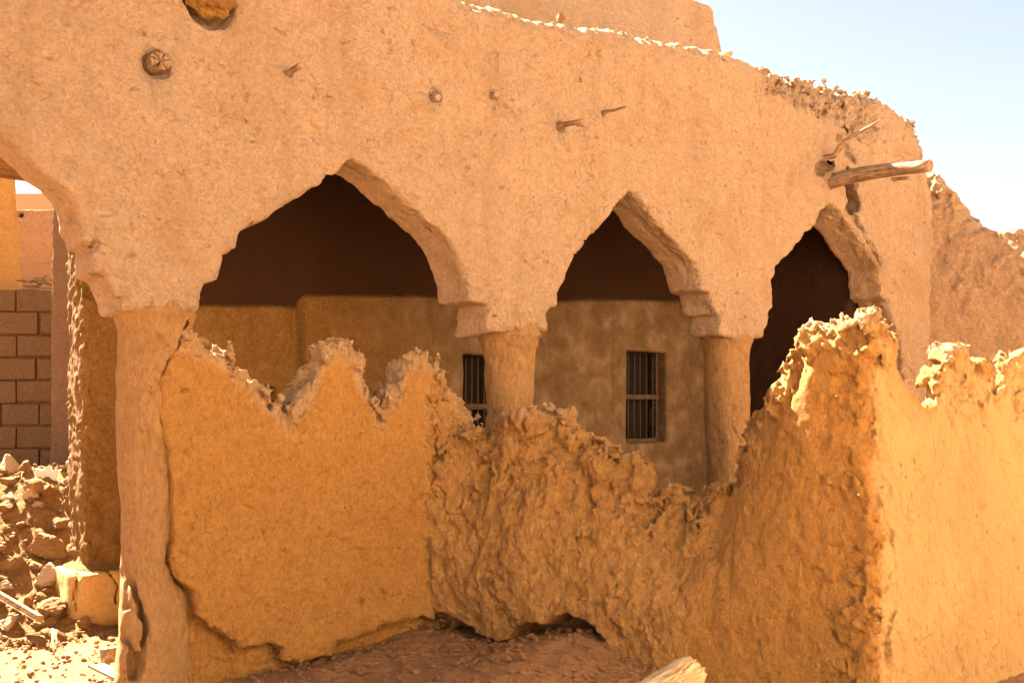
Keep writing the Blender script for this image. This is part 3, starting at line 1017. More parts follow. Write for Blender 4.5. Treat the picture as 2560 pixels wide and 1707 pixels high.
def parapet_base(a, b, c):
    A, Z = np.meshgrid(a, c, indexing='ij')
    pn = np.stack([A.ravel(), 0 * A.ravel(), Z.ravel()], 1)
    w = (.03 * fbm(pn, 10, 4, .65, 25)).reshape(A.shape)
    d1 = poly_sd(A, Z, pa_poly) + w
    d2 = poly_sd(A, Z, pa_core) + w * 1.5
    th = np.interp(c, [0, 1.4, 2.3], [.0, .02, .09])
    f1 = np.maximum((M_A + th)[None, None, :] - b[None, :, None], b[None, :, None] - .24)
    f2 = np.maximum((.09 + 0 * th)[None, None, :] - b[None, :, None], b[None, :, None] - .34)
    return np.minimum(smax(d1[:, None, :], f1, .04), smax(d2[:, None, :], f2, .1))
def parapet_rough(P):
    s, z = P[:, 0], P[:, 2]
    t = sstep(-.95, -.62, s + .1 * fbm(P, 3, 2, .5, 5))
    tl = np.interp(s, ta, tz)
    edge = sstep(.16, .03, tl - z + .07 * fbm(P, 6, 3, .6, 15))
    return np.clip(np.maximum(t, edge), 0, 1)
ta = np.array([p[0] for p in pa_poly[:len(PA_TOP)]]); tz = np.array([p[1] for p in pa_poly[:len(PA_TOP)]])
def parapet_carve(P, d):
    r = parapet_rough(P)
    d = d + .022 * fbm(P, 2.0, 3, .5, 44) + .012 * fbm(P, 9, 3, .6, 45) + .008 * fbm(P, 24, 2, .6, 46)
    d = d + .009 * sstep(.10, .13, fbm(P, 6, 3, .6, 47)) * (P[:, 1] < .1)
    V_ = P * np.array([1, 1, .45], np.float32)
    d = d + r * (.032 * (sstep(-.02, .02, fbm(V_, 4, 4, .62, 5.)) - .5) + .016 * fbm(P, 10, 4, .68, 3)) + r * masked(lambda p: .045 * cells(p, 8.) + .024 * cells(p, 17., 9.), r > .03, P)
    low = sstep(.5, .2, P[:, 2]) * (P[:, 1] > .03)
    return d + low * .06 * fbm(P, 9, 3, .6, 4)
v, q = build_field((-2.75, -.22, -.15), (-.1, .44, 2.35), 0.011, parapet_base, parapet_carve, .12)
PAR_VQ = (v, q)
par = mesh_obj("ruined_wall", raw_mesh("ruined_wall", v, q, {"rough": parapet_rough(v) * .9, "dust": sstep(.20, .02, np.interp(v[:, 0], ta, tz) - v[:, 2] + .10 * fbm(v, 5, 3, .6, 8))}), M_RUIN, None, FRAME)
tag(par, "low smooth plastered wall with two eroded peaks, cracked away from the left column", "ruined wall", "ruined walls in front of the arcade")

# broken wall running towards the viewer and turning the corner
BA = math.radians(20)
bc, bs = math.cos(BA), math.sin(BA)
S0 = -.85
def b_along(s, m): return -m * bc + (s - S0) * bs
def b_across(s, m): return (s - S0) * bc + m * bs
def on_b(x, y, t=0.1):
    p0 = (S0 + t * bc, t * bs)
    s, m, z = on_line(x, y, p0, (bc, bs))
    return b_along(s, m), z
B_TOP = [(1100, 1075), (1140, 1085), (1165, 1090), (1189, 1058), (1211, 1043), (1235, 1050), (1250, 1056), (1268, 1044), (1290, 1042), (1330, 1046), (1351, 1052), (1382, 1085), (1414, 1113),
         (1459, 1131), (1490, 1128), (1531, 1124), (1563, 1149), (1594, 1180), (1601, 1205), (1657, 1216), (1680, 1232), (1716, 1238), (1757, 1226), (1790, 1205), (1801, 1165), (1812, 1135),
         (1838, 1113), (1832, 1085), (1862, 1040), (1898, 1005), (1951, 957), (1980, 905), (1992, 869), (2034, 826), (2081, 803), (2128, 800), (2164, 814)]
bt = [on_b(x, y) for x, y in B_TOP]
A_END = on_b(2182, 1100, 0.0)[0]
B_END_S, B_END_M = S0 + A_END * bs, -A_END * bc
b_poly = [(-.25, -.3), (-.25, 1.1)] + [(-.05, 1.35)] + bt + [(A_END + .02, bt[-1][1] - .05), (A_END + .02, -.3)]
B_BOT = [(960, 1575), (1001, 1553), (1045, 1540), (1088, 1532), (1132, 1552), (1186, 1585), (1215, 1600), (1260, 1602), (1275, 1575), (1300, 1555), (1351, 1562), (1385, 1545), (1410, 1532), (1450, 1550),
         (1490, 1582), (1520, 1620), (1560, 1690)]
bb = [on_b(x, y, 0.0) for x, y in B_BOT]
bbx = np.array([p[0] for p in bb]); bbz = np.array([p[1] for p in bb])
C_TOP = [(2164, 806), (2187, 832), (2199, 868), (2217, 890), (2241, 940), (2270, 972), (2290, 996), (2310, 1012), (2326, 995), (2336, 940), (2347, 895), (2360, 872), (2385, 868), (2424, 872), (2438, 888), (2450, 912), (2472, 930), (2492, 955), (2508, 945), (2516, 890), (2526, 868), (2545, 866), (2560, 866)]
M_C = B_END_M
ct = [on_m(x, y, M_C + .08) for x, y in C_TOP]
c_poly = [(B_END_S + .0, -.3), (B_END_S, ct[0][1])] + ct + [(ct[-1][0] + 1.5, 1.6), (ct[-1][0] + 1.5, -.3)]
RLO = (-1.25, M_C - .25, -.15)
RHI = (ct[-1][0] + .7, .15, 2.45)
def ruin_base(a, b, c):
    S, Mm = np.meshgrid(a, b, indexing='ij')
    al, ac = b_along(S, Mm), b_across(S, Mm)
    # profile along B sampled on a fine axis
    ax_ = np.arange(-.6, A_END + .6, .012, dtype=np.float32)
    AA, ZZ = np.meshgrid(ax_, c, indexing='ij')
    pn = np.stack([AA.ravel(), 0 * AA.ravel(), ZZ.ravel()], 1)
    dB2 = poly_sd(AA, ZZ, b_poly) + (.022 * fbm(pn, 8, 4, .65, 25)).reshape(AA.shape)
    ii = np.clip((al - ax_[0]) / .012, 0, len(ax_) - 1.001)
    i0 = ii.astype(int); fr = (ii - i0)[:, :, None].astype(np.float32)
    dB = dB2[i0] * (1 - fr) + dB2[i0 + 1] * fr
    zt = np.interp(al, [p[0] for p in bt], [p[1] for p in bt])
    # batter: face leans back upward in the eroded middle
    mid = sstep(.0, .5, al) * sstep(2.75, 2.1, al)
    cut = np.interp(al, bbx, bbz, left=.3, right=-.5) + .05 * fbm(np.stack([al.ravel(), 0 * al.ravel(), 0 * al.ravel()], 1), 6, 3, .6, 4).reshape(al.shape)
    z = c[None, None, :]
    face = (.26 * mid)[:, :, None] * sstep(.25, 1.0, z / np.maximum(zt, .5)[:, :, None]) + .02
    under = .36 * sstep(.0, -.05, z - cut[:, :, None])
    th = .46 + .14 * mid
    fB = np.maximum(face + under - ac[:, :, None], ac[:, :, None] - th[:, :, None])
    dB = smax(dB, fB, .14)
    A2, Z2 = np.meshgrid(a, c, indexing='ij')
    pn = np.stack([A2.ravel(), 0 * A2.ravel(), Z2.ravel()], 1)
    dC2 = poly_sd(A2, Z2, c_poly) + (.02 * fbm(pn, 9, 3, .65, 26)).reshape(A2.shape)
    mC = b[None, :, None] - M_C - .03 * np.clip(z - .5, 0, 2) 
    fC = np.maximum(-mC, mC - .42 + .27 * sstep(1.30, 1.70, z))
    dC = smax(dC2[:, None, :], fC, .05)
    return smin(dB, dC, .10)
GB = [on_b(x, y, 0.0) for x, y in ((1000, 1590), (1053, 1582), (1150, 1600), (1260, 1606), (1340, 1586), (1432, 1580), (1500, 1608), (1560, 1645), (1650, 1668), (1800, 1725), (2150, 1850))]
gbx = np.array([p[0] for p in GB]); gbz = np.array([p[1] for p in GB])
btx = np.array([p[0] for p in bt]); btz = np.array([p[1] for p in bt])
ctx = np.array([p[0] for p in ct]); ctz = np.array([p[1] for p in ct])
def ruin_rough(P):
    s, m, z = P[:, 0], P[:, 1], P[:, 2]
    al, ac = b_along(s, m), b_across(s, m)
    w = fbm(P, 3, 3, .55, 15)
    cface = sstep(.25, .12, m - M_C) * sstep(B_END_S + .02, B_END_S + .16, s + .05 * w)
    zt = np.where(cface > .5, np.interp(s, ctx, ctz), np.interp(al, btx, btz))
    edge = sstep(.26, .05, zt - z + .16 * w)
    mid = sstep(2.32, 1.95, al + .25 * w - .35 * (z - 1.0))
    return np.clip(np.maximum(edge, mid * (1 - cface)), 0, 1)
def ruin_glow(P):
    """yellow bounce light painted on the face turned to the courtyard, ragged where it meets the corner and the tops"""
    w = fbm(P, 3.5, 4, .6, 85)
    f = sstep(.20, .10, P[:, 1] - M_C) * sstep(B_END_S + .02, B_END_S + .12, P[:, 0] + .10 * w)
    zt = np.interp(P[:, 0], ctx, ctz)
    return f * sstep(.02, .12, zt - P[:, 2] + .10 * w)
def ruin_carve(P, d):
    r = ruin_rough(P)
    s, m, z = P[:, 0], P[:, 1], P[:, 2]
    al = b_along(s, m)
    # streaks run down the slope
    R = np.stack([al * .9 + z * .35, m * .6 + s * .4, (z - al * .4) * .42], 1).astype(np.float32)
    d = d + .020 * fbm(P, 2.0, 3, .5, 144) + .008 * fbm(P, 10, 2, .6, 145) + .006 * fbm(P, 28, 2, .6, 146)
    W = R + .12 * np.stack([fbm(P, 3, 2, .5, 51), fbm(P, 3, 2, .5, 52), fbm(P, 3, 2, .5, 53)], 1).astype(np.float32)
    zt = np.interp(al, btx, btz)
    tq = sstep(.80, .12, zt - z + .35 * fbm(P, 2.2, 3, .55, 91))
    topz = .22 + .78 * tq
    cm = sstep(.05, .2, s - B_END_S)
    r = r * (1 - .65 * cm)
    d = d + r * (.085 * fbm(W, 1.5, 3, .5, 7) + .02 * fbm(P, 6, 3, .6, 71))
    d = d + r * topz * (.040 * (sstep(-.025, .02, fbm(W, 2.6, 4, .62, 5.)) - .5) + .034 * (sstep(.04, .07, fbm(W, 6.0, 4, .62, 15.)) - .3)
                 + .020 * fbm(P, 9, 4, .68, 3) + .015)
    d = d + r * (.07 + .93 * tq) * masked(lambda p: .055 * cells(p * np.array([1, 1, .8], np.float32), 7.5) + .026 * cells(p, 15., 9.), r > .03, P)
    d = d + r * (1 - topz) * .016 * (sstep(.03, .06, fbm(W, 3.6, 5, .68, 35.)) + sstep(.02, .05, fbm(P * np.array([1, 1, .7], np.float32), 10, 3, .65, 36.)))
    d = d + (1 - r) * .010 * sstep(.08, .11, fbm(P * np.array([1, 1, .6], np.float32), 7, 3, .6, 48))
    cn = np.abs(fbm(P, 2.3, 4, .6, 64))
    d = d + .026 * np.clip(1 - cn / .018, 0, 1) * sstep(.0, .12, fbm(P, 1.4, 2, .5, 65)) * r
    # bite out of the corner below the peak
    k = sstep(.45, .1, np.abs(z - 1.62)) * sstep(.35, .05, np.abs(s - B_END_S)) * sstep(.25, .1, m - M_C)
    d = d + k * (.03 + .06 * fbm(P, 7, 3, .6, 33))
    # the outer corner is worn ragged all the way down
    ck_ = [fpt(x, y, M_C + .0) for x, y in ((2318, 968), (2345, 1030), (2368, 1080), (2384, 1104), (2406, 1140))]
    I = np.nonzero((m < M_C + .2) & (s > B_END_S + .1))[0]
    if len(I):
        Pw = P[I] + .03 * np.stack([fbm(P[I], 9, 3, .6, 5), 0 * I, 0 * I], 1).astype(np.float32)
        d[I] = smax(d[I], .018 - seg_dist(Pw * np.array([1, .5, 1], np.float32), [(a_, b_ * .5, c_) for a_, b_, c_ in ck_]), .01)
        # the peaks to the right of the crack have lost their coat
        xl = np.interp(z[I], [ck_[-1][2], ck_[0][2]], [ck_[-1][0], ck_[0][0]])
        q_ = sstep(.0, .08, s[I] - xl) * sstep(1.58, 1.72, z[I] + .15 * fbm(P[I], 3, 3, .6, 17))
        d[I] = d[I] + q_ * (.02 + .045 * cells(P[I], 7., 2.) + .018 * cells(P[I], 16., 3.) + .03 * fbm(P[I], 4, 3, .6, 3))
    kc = sstep(.34, .06, np.hypot(s - B_END_S, m - M_C) + .10 * fbm(P, 3, 3, .6, 55))
    d = d + kc * (.012 + .035 * fbm(P, 5, 3, .6, 34) + masked(lambda p: .045 * cells(p * np.array([1, 1, .6], np.float32), 8., 3.) + .02 * cells(p, 19., 7.), kc > .02, P))
    return d
v, q = build_field(RLO, RHI, 0.0125, ruin_base, ruin_carve, .18)
rw = mesh_obj("ruined_wall", raw_mesh("ruined_wall", v, q, {"rough": ruin_rough(v) * .85, "second": ruin_glow(v), "dust": sstep(.13, .02, near_top(v, 0) - v[:, 2] + .08 * fbm(v, 5, 3, .6, 8))}), M_RUIN, None, FRAME)
tag(rw, "large broken mud wall with a tall rounded peak and smooth right face painted to glow yellow", "ruined wall", "ruined walls in front of the arcade")
RUIN_VQ = (v, q)

# ================================================================== stones
def stone_mesh(seed, sub=3, flat=.75):
    bm = bmesh.new()
    bmesh.ops.create_icosphere(bm, subdivisions=sub, radius=1)
    rr = random.Random(seed)
    co = np.array([v.co[:] for v in bm.verts], np.float32)
    planes = []
    for _ in range(13):
        n_ = np.array([rr.gauss(0, 1) for _ in range(3)]); n_ /= np.linalg.norm(n_)
        planes.append((n_, rr.uniform(.42, .78)))
    for n_, dd in planes:
        t = co @ n_ - dd
        co -= np.outer(np.maximum(t, 0) * .97, n_)
    nr = co / np.linalg.norm(co, axis=1, keepdims=True)
    co += nr * (.10 * fbm(co, 1.3, 3, .5, seed * 3.1) + .11 * fbm(co, 5.5, 2, .6, seed * 1.7))[:, None]
    co *= np.array([1, rr.uniform(.7, .95), flat * rr.uniform(.8, 1.1)], np.float32)
    for v_, c_ in zip(bm.verts, co): v_.co = c_
    me = bpy.data.meshes.new("stone")
    bm.to_mesh(me); bm.free()
    for p in me.polygons: p.use_smooth = False
    return me

STONES = [stone_mesh(i, 4) for i in range(10)]
for i, me in enumerate(STONES):
    me.materials.append(M_STONE if i % 5 else M_STONE2)
SMALL = [stone_mesh(100 + i, 1, .65) for i in range(8)]
SMALL_V = [np.array([v.co[:] for v in me.vertices], np.float32) for me in SMALL]
SMALL_F = [np.array([p.vertices[:] for p in me.polygons], np.int32) for me in SMALL]

def pebble_mesh(name, pts, sizes, flat=1.0):
    vs, fs, off = [], [], 0
    for p, sz in zip(pts, sizes):
        k = random.randrange(8)
        a, b_, c_ = [random.uniform(0, 6.28) for _ in range(3)]
        R = np.array((Matrix.Rotation(a, 3, 'Z') @ Matrix.Rotation(b_ * .15, 3, 'X')), np.float32)
        vs.append((SMALL_V[k] * sz) @ R.T + np.array(p, np.float32))
        fs.append(SMALL_F[k] + off)
        off += len(SMALL_V[k])
    return raw_mesh(name, np.concatenate(vs), np.concatenate(fs), None, False)

def crumbs(parent, v, q, zsel, count, smin_, smax_, mat):
    """bits of straw and earth lying along the broken tops"""
    a, b_, c_ = v[q[:, 0]], v[q[:, 1]], v[q[:, 2]]
    nn = np.cross(b_ - a, c_ - a); nn /= np.linalg.norm(nn, axis=1, keepdims=True) + 1e-9
    I = np.nonzero((nn[:, 2] > .35) & zsel(a) & (near_top(v, 0)[q[:, 0]] - a[:, 2] < .16))[0]
    I = rng.choice(I, min(count, len(I)), replace=False)
    sz = smin_ + (smax_ - smin_) * rng.random(len(I)) ** 3
    o = mesh_obj("crumbs", pebble_mesh("crumbs", a[I] + np.array([0, 0, .3], np.float32) * sz[:, None], sz), mat, parent)
    o['kind'] = 'stuff'

crumbs(rw, *RUIN_VQ, lambda a: (a[:, 2] > .9), 900, .004, .030, M_CRUMB)
crumbs(par, *PAR_VQ, lambda a: (a[:, 2] > .9), 700, .004, .028, M_CRUMB)
crumbs(FAC, *FAC_VQ, lambda a: (a[:, 2] > 4.3) & (a[:, 0] > -1), 160, .006, .05, M_FACADE)

def raymarch(x, y, hf, y0=4.0, y1=12.0):
    k, t = ray(x), (HY - y) / F
    Y = np.arange(y0, y1, .01)
    hit = np.nonzero(EYE + t * Y <= hf(k * Y, Y))[0]
    Yh = Y[hit[0]] if len(hit) else y1
    return k * Yh, Yh, EYE + t * Yh

# rubble heap surface
hx = np.arange(-5.6, -3.1, .02, dtype=np.float32); hy = np.arange(7.2, 9.75, .02, dtype=np.float32)
HX, HYY = np.meshgrid(hx, hy, indexing='ij')
P = np.stack([HX.ravel(), HYY.ravel(), 0 * HX.ravel()], 1)
hz = heap_h(HX.astype(np.float64), HYY.astype(np.float64)).ravel()
hz = hz + sstep(.0, .15, hz) * (.07 * fbm(P, 3, 3, .55, 14) + .05 * ridged(P, 6, 3, 19.) + .02 * fbm(P, 20, 2, .6, 2)) - .035
ids = np.arange(HX.size).reshape(HX.shape)
quads = np.stack([ids[:-1, :-1], ids[1:, :-1], ids[1:, 1:], ids[:-1, 1:]], -1).reshape(-1, 4)
hp = mesh_obj("rubble", raw_mesh("rubble", np.stack([P[:, 0], P[:, 1], hz], 1), quads, {"rough": np.full(len(P), .6)}), M_HEAP)
tag(hp, "heap of crumbled mud and small debris between the arch and the block wall", "rubble", kind='stuff')

HZ = hz.reshape(HX.shape)
def land(X, Y):
    i = np.clip(((np.asarray(X) - hx[0]) / .02).astype(int), 0, len(hx) - 1)
    j = np.clip(((np.asarray(Y) - hy[0]) / .02).astype(int), 0, len(hy) - 1)
    out_ = (np.asarray(X) < hx[0]) | (np.asarray(X) > hx[-1]) | (np.asarray(Y) < hy[0]) | (np.asarray(Y) > hy[-1])
    return np.where(out_, ground_h(X, Y), np.maximum(ground_h(X, Y), HZ[i, j]))

# named stones of the heap: picture place, width in picture, label
NAMED = [
    (17, 1168, 62, "rounded yellow mud stone at the top left of the rubble heap by the block wall", 1.0),
    (77, 1216, 52, "pitted mud lump just below the white board on the rubble heap", .75),
    (116, 1230, 42, "rounded lump right of the pitted one, below the white board", .8),
    (172, 1262, 36, "upright stone leaning against the pier near the top of the rubble", 1.3),
    (14, 1268, 52, "angular stone at the left edge, halfway up the rubble heap", .8),
    (93, 1260, 30, "small rounded stone in the middle of the rubble heap", .8),
    (150, 1310, 52, "flat faced stone resting on the largest block of the rubble", .9),
    (112, 1372, 100, "largest block in the rubble heap, brown and broken", .85),
    (29, 1412, 56, "angular yellow stone left of the largest block in the rubble", 1.0),
    (89, 1414, 62, "long flat slab stone under the largest block in the rubble", .45),
    (120, 1440, 74, "pale pitted stone with sunlit holes below the largest block", .8),
    (174, 1430, 46, "squarish stone touching the pier just above its smooth base", .95),
    (130, 1524, 76, "big rounded pitted stone lying beside the end of the plank", .7),
    (112, 1558, 48, "flat stone under the end of the plank", .55),
    (104, 1582, 34, "small oblong stone at the foot of the rubble by the broken sticks", .6),
    (14, 1560, 60, "stone under the left end of the plank", .8),
]
for i, (x, y, w, lab, fl_) in enumerate(NAMED):
    X, Y, Z = raymarch(x, y + w * .25, land)
    r = w / F * Y * .64
    o = bpy.data.objects.new("stone", STONES[i % 10])
    o.location = (X, Y + r * .25, Z + r * .4)
    o.scale = (r, r, r * fl_ * 1.25)
    o.rotation_euler = (random.uniform(-.3, .3), random.uniform(-.3, .3), random.uniform(0, 6.28))
    link(o)
    tag(o, lab, "stone", "stones of the rubble heap")

for i in range(210):
    X = random.uniform(-4.7, -3.25)
    Y = random.uniform(7.35, 9.3)
    Z = float(land(np.float64(X), np.float64(Y)))
    r = .022 + .07 * random.random() ** 2
    o = bpy.data.objects.new("stone", STONES[random.randrange(10)])
    o.location = (X, Y, Z + r * .45)
    o.scale = (r, r * random.uniform(.7, 1.2), r * random.uniform(.7, 1.1))
    o.rotation_euler = (random.uniform(-.5, .5), random.uniform(-.5, .5), random.uniform(0, 6.28))
    link(o)
    tag(o, "small ochre mud stone strewn among the larger stones of the rubble heap", "stone", "small stones strewn over the rubble heap")

# ================================================================== ground
def axis(fine_lo, fine_hi, st_, far):
    out, x, d_ = [], fine_lo, st_
    while x > -far:
        d_ *= 1.45; x -= d_; out.append(x)
    out = out[::-1] + list(np.arange(fine_lo, fine_hi, st_))
    x, d_ = fine_hi, st_
    while x < far:
        out.append(x); d_ *= 1.45; x += d_
    return np.array(out, np.float32)
gx = axis(-5.0, 2.2, .022, 2500)
gy = axis(3.6, 9.0, .022, 2500)
GX, GY = np.meshgrid(gx, gy, indexing='ij')
P = np.stack([GX.ravel(), GY.ravel(), 0 * GX.ravel()], 1)
near = sstep(14, 9, np.abs(GX.ravel()) + np.abs(GY.ravel() - 6) * .6)
Zg = ground_h(GX.astype(np.float64), GY.astype(np.float64)).ravel() + near * (.03 * fbm(P, 2, 3, .5, 4) + .018 * ridged(P, 6, 3, 9.) * .6 + .016 * fbm(P, 15, 2, .6, 1) + .03 * cells(P * np.array([1, 1, 0], np.float32), 9.) * sstep(-.1, .25, fbm(P, 1.6, 3, .5, 7))) - .02
nxg, nyg = GX.shape
ids = np.arange(nxg * nyg).reshape(nxg, nyg)
quads = np.stack([ids[:-1, :-1], ids[1:, :-1], ids[1:, 1:], ids[:-1, 1:]], -1).reshape(-1, 4)
gr = mesh_obj("ground", raw_mesh("ground", np.stack([P[:, 0], P[:, 1], Zg], 1), quads, {"rough": near * sstep(-.2, .3, fbm(P, 1.5, 3, .5, 7)) * .7}), M_GROUND)
tag(gr, kind='structure')

# loose gravel and straw bits on the ground
pts, szs = [], []
for _ in range(5200):
    if random.random() < .35:
        X, Y = random.uniform(-3.9, -1.9), random.uniform(5.2, 8.0)
    else:
        X, Y = random.uniform(-2.2, 1.2), random.uniform(4.9, 7.3)
    pts.append((X, Y, float(ground_h(np.float64(X), np.float64(Y))) - .004))
    szs.append(.004 + .04 * random.random() ** 6)
for _ in range(420):
    X, Y = random.uniform(-1.9, 1.1), random.uniform(5.2, 6.9)
    pts.append((X, Y, float(ground_h(np.float64(X), np.float64(Y))) + .004))
    szs.append(.010 + .028 * random.random() ** 2)
gv = mesh_obj("gravel", pebble_mesh("gravel", pts, szs), M_GROUND)
tag(gv, "loose earth crumbs and gravel scattered on the ground below the ruined walls", "gravel", kind='stuff')

pts, szs = [], []
for _ in range(2600):
    X, Y = random.uniform(-4.9, -3.2), random.uniform(7.3, 9.4)
    pts.append((X, Y, float(land(np.float64(X), np.float64(Y)))))
    szs.append(.006 + .03 * random.random() ** 3)
o = mesh_obj("debris", pebble_mesh("debris", pts, szs), M_STONE, hp)
o['kind'] = 'stuff'

# ================================================================== wood set in the wall
def tip_on_s(x, y, s0):
    m, z = on_s(x, y, s0)
    return (s0, m, z)

def frame_obj(name, bm, mat, base, label, cat, group=None):
    """mesh built in arcade coordinates, its origin moved to base"""
    b = Vector(base)
    bmesh.ops.translate(bm, verts=bm.verts, vec=-b)
    o = bm_obj(name, bm, mat, None, FRAME @ Matrix.Translation(b))
    return tag(o, label, cat, group)

def peg(bx, by, tx, ty, r, label, group="wooden pegs set in the arcade wall", n=6, bend=.012, taper=.85, ds=0.0, seed=0, twig=None):
    s0, z0 = on_m(bx, by)
    tip = tip_on_s(tx, ty, s0 + ds)
    base = (s0, .10, z0 - (tip[2] - z0) * .3)
    pts = path(base, tip, n, bend, seed)
    bm = bmesh.new()
    tube(bm, pts, [r * (1 + (taper - 1) * i / (n - 1)) for i in range(n)], 12, .03, True, seed)
    if twig:
        (ax_, ay_), (ex_, ey_), tr = twig
        tube(bm, path(tip_on_s(ax_, ay_, s0), tip_on_s(ex_, ey_, s0 + .02), 4, .04, seed + 1), [tr, tr * .8, tr * .7, tr * .5], 8, .03)
    return frame_obj("wooden_peg", bm, M_WOODX, (s0, 0, z0), label, "wooden peg", group)

# round log end flush with the wall, with radial cracks
s0, z0 = on_m(395, 158)
bm = bmesh.new()
rad = .066
seg = 48
for mz, sc_ in ((.12, 1.0), (-.035, 1.0)):
    pass
rings = []
for (mm, f_) in ((.14, 1.0), (-.03, 1.0), (-.045, .92), (-.05, .6), (-.05, .25)):
    ring = []
    for k in range(seg):
        a = 2 * math.pi * k / seg
        w = 1 + .05 * math.sin(3 * a + 1) + .04 * math.sin(5 * a)
        ck = k in (3, 9, 10, 17, 22, 31, 33, 41, 46)
        rr_ = rad * f_ * w * ((.93 + .05 * math.sin(k)) if ck and f_ > .5 else 1 + random.uniform(-.02, .02))
        ring.append(bm.verts.new((s0 + rr_ * math.cos(a), mm + ((.012 + .012 * math.sin(k * 2.3)) if ck and mm < 0 and f_ < 1 else random.uniform(-.003, .003)), z0 + rr_ * .82 * math.sin(a))))
    rings.append(ring)
for r0, r1 in zip(rings[:-1], rings[1:]):
    for k in range(seg):
        bm.faces.new((r0[k], r0[(k + 1) % seg], r1[(k + 1) % seg], r1[k]))
cc = bm.verts.new((s0, -.042, z0))
for k in range(seg): bm.faces.new((rings[-1][k], rings[-1][(k + 1) % seg], cc))
frame_obj("log_end", bm, M_WOOD, (s0, 0, z0), "round sawn log end with radial cracks flush in the wall, upper left", "log end")

peg(722, 184, 752, 162, .020, "short square cut peg sticking up right of the round log end", seed=1, taper=.95)
peg(1089, 242, 1096, 244, .030, "dark knotty peg stub with cracks around it, left of its broken neighbour", seed=2, taper=.8)
peg(1237, 238, 1242, 236, .026, "broken grey peg stub above a zigzag crack", seed=3, taper=.8)
peg(1400, 314, 1456, 302, .022, "thick split stub with a curl of bark at its tip", seed=4, twig=((1442, 314), (1464, 318), .009))
peg(1512, 281, 1566, 267, .014, "thin pale peg right of and above the split stub", seed=5, taper=.6)
peg(2232, 448, 2273, 445, .022, "small rounded peg in the wall just under the long beam", seed=6, taper=.9)

# long beam and thin branch at the broken place
s0, z0 = on_m(2082, 448)
tip = tip_on_s(2326, 415, s0)
n_ = 14
tp = Vector(tip); b0 = Vector((s0 - .02, .36, z0 - .05))
pts = [b0.lerp(tp, i / (n_ - 1)) + Vector((0, 0, .045 * math.sin(math.pi * i / (n_ - 1)))) for i in range(n_)]
bm = bmesh.new()
tube(bm, pts, [.085 - .028 * i / (n_ - 1) for i in range(n_)], 20, .02, True, 8)
frame_obj("wooden_beam", bm, M_WOODX, (s0, 0, z0), "long weathered beam jutting from the broken wall above the third arch", "beam")
s0, z0 = on_m(2062, 393)
pA = Vector((s0, .05, z0))
pts = [pA, Vector(tip_on_s(2086, 390, s0 + .02)), Vector(tip_on_s(2100, 365, s0 + .03)), Vector(tip_on_s(2122, 345, s0 + .03)), Vector(tip_on_s(2150, 330, s0 + .03)), Vector(tip_on_s(2178, 315, s0 + .03)), Vector(tip_on_s(2203, 300, s0 + .03))]
bm = bmesh.new()
tube(bm, pts, [.028, .027, .023, .019, .016, .014, .010], 10, .03, True, 9)
tube(bm, [pts[1], pts[1].lerp(pts[2], .6) + Vector((.03, 0, -.01)), pts[2] + Vector((.05, -.02, .0))], [.016, .012, .006], 8, .03, True, 10)
frame_obj("branch", bm, M_WOODX, (s0, 0, z0), "thin bent branch sticking up above the long beam", "branch")

# timber lump in the hole at the top left
s0, z0 = on_m(528, -8)
bm = bmesh.new()
bmesh.ops.create_icosphere(bm, subdivisions=4, radius=.13)
co = np.array([v_.co[:] for v_ in bm.verts], np.float32)
nr = co / .13
co = co + nr * (.05 * fbm(co, 9, 3, .6, 3) + .03 * fbm(co, 26, 2, .6, 8))[:, None]
for v_, c_ in zip(bm.verts, co): v_.co = Vector((c_[0] * 1.2 + s0, c_[1] * .8 + .02, c_[2] * .9 + z0))
frame_obj("mud_lump", bm, mud_mat("ochre lump", (0.42, 0.22, 0.055), bump=1.0), (s0, 0, z0), "ragged ochre lump filling the hole at the top edge, above the round log end", "mud lump")

# stones on the parapet
for (x, y, w, lab) in ((2164, 210, 26, "dark angular stone standing highest on the wall top, furthest right"), (2060, 190, 18, "small stone standing on the wall top left of the dark angular one"),
                       (1822, 112, 30, "flat pale stone on the wall top where the upper wall ends"), (1400, 24, 34, "curled flake of mud on the sunlit wall top")):
    s_, z_ = on_m(x, y, .15)
    X, Y = world_xy(s_, .15)
    r = w / F * Y * .55
    fv = FAC_VQ[0]
    z_ = float(fv[(np.abs(fv[:, 0] - s_) < .06) & (np.abs(fv[:, 1] - .15) < .08), 2].max()) + r * .75
    o = bpy.data.objects.new("stone", STONES[(x + 3) % 10])
    o.location = (X, Y, z_ - r * .1)
    o.scale = (r, r, r)
    o.rotation_euler = (.2, .4, x)
    link(o); tag(o, lab, "stone", "stones on the wall top")

# ================================================================== wood on the ground
def ground_wood(name, bm_fn, mat, label, cat, group=None):
    bm = bmesh.new(); base = bm_fn(bm)
    bmesh.ops.translate(bm, verts=bm.verts, vec=-Vector(base))
    o = bm_obj(name, bm, mat, None, Matrix.Translation(Vector(base)))
    return tag(o, label, cat, group)

def bar(bm, a, b, w, t, roll=0.0):
    a, b = Vector(a), Vector(b)
    d_ = (b - a); L = d_.length; d_.normalize()
    side = d_.cross(Vector((0, 0, 1))).normalized(); up = side.cross(d_)
    side, up = side * math.cos(roll) + up * math.sin(roll), up * math.cos(roll) - side * math.sin(roll)
    r = bmesh.ops.create_cube(bm, size=1)
    for v_ in r['verts']:
        v_.co = a + d_ * (v_.co.x + .5) * L + side * v_.co.y * w + up * v_.co.z * t
    es = list({e for v_ in r['verts'] for e in v_.link_edges})
    bmesh.ops.bevel(bm, geom=es, offset=min(w, t) * .12, segments=1, affect='EDGES')
    return a

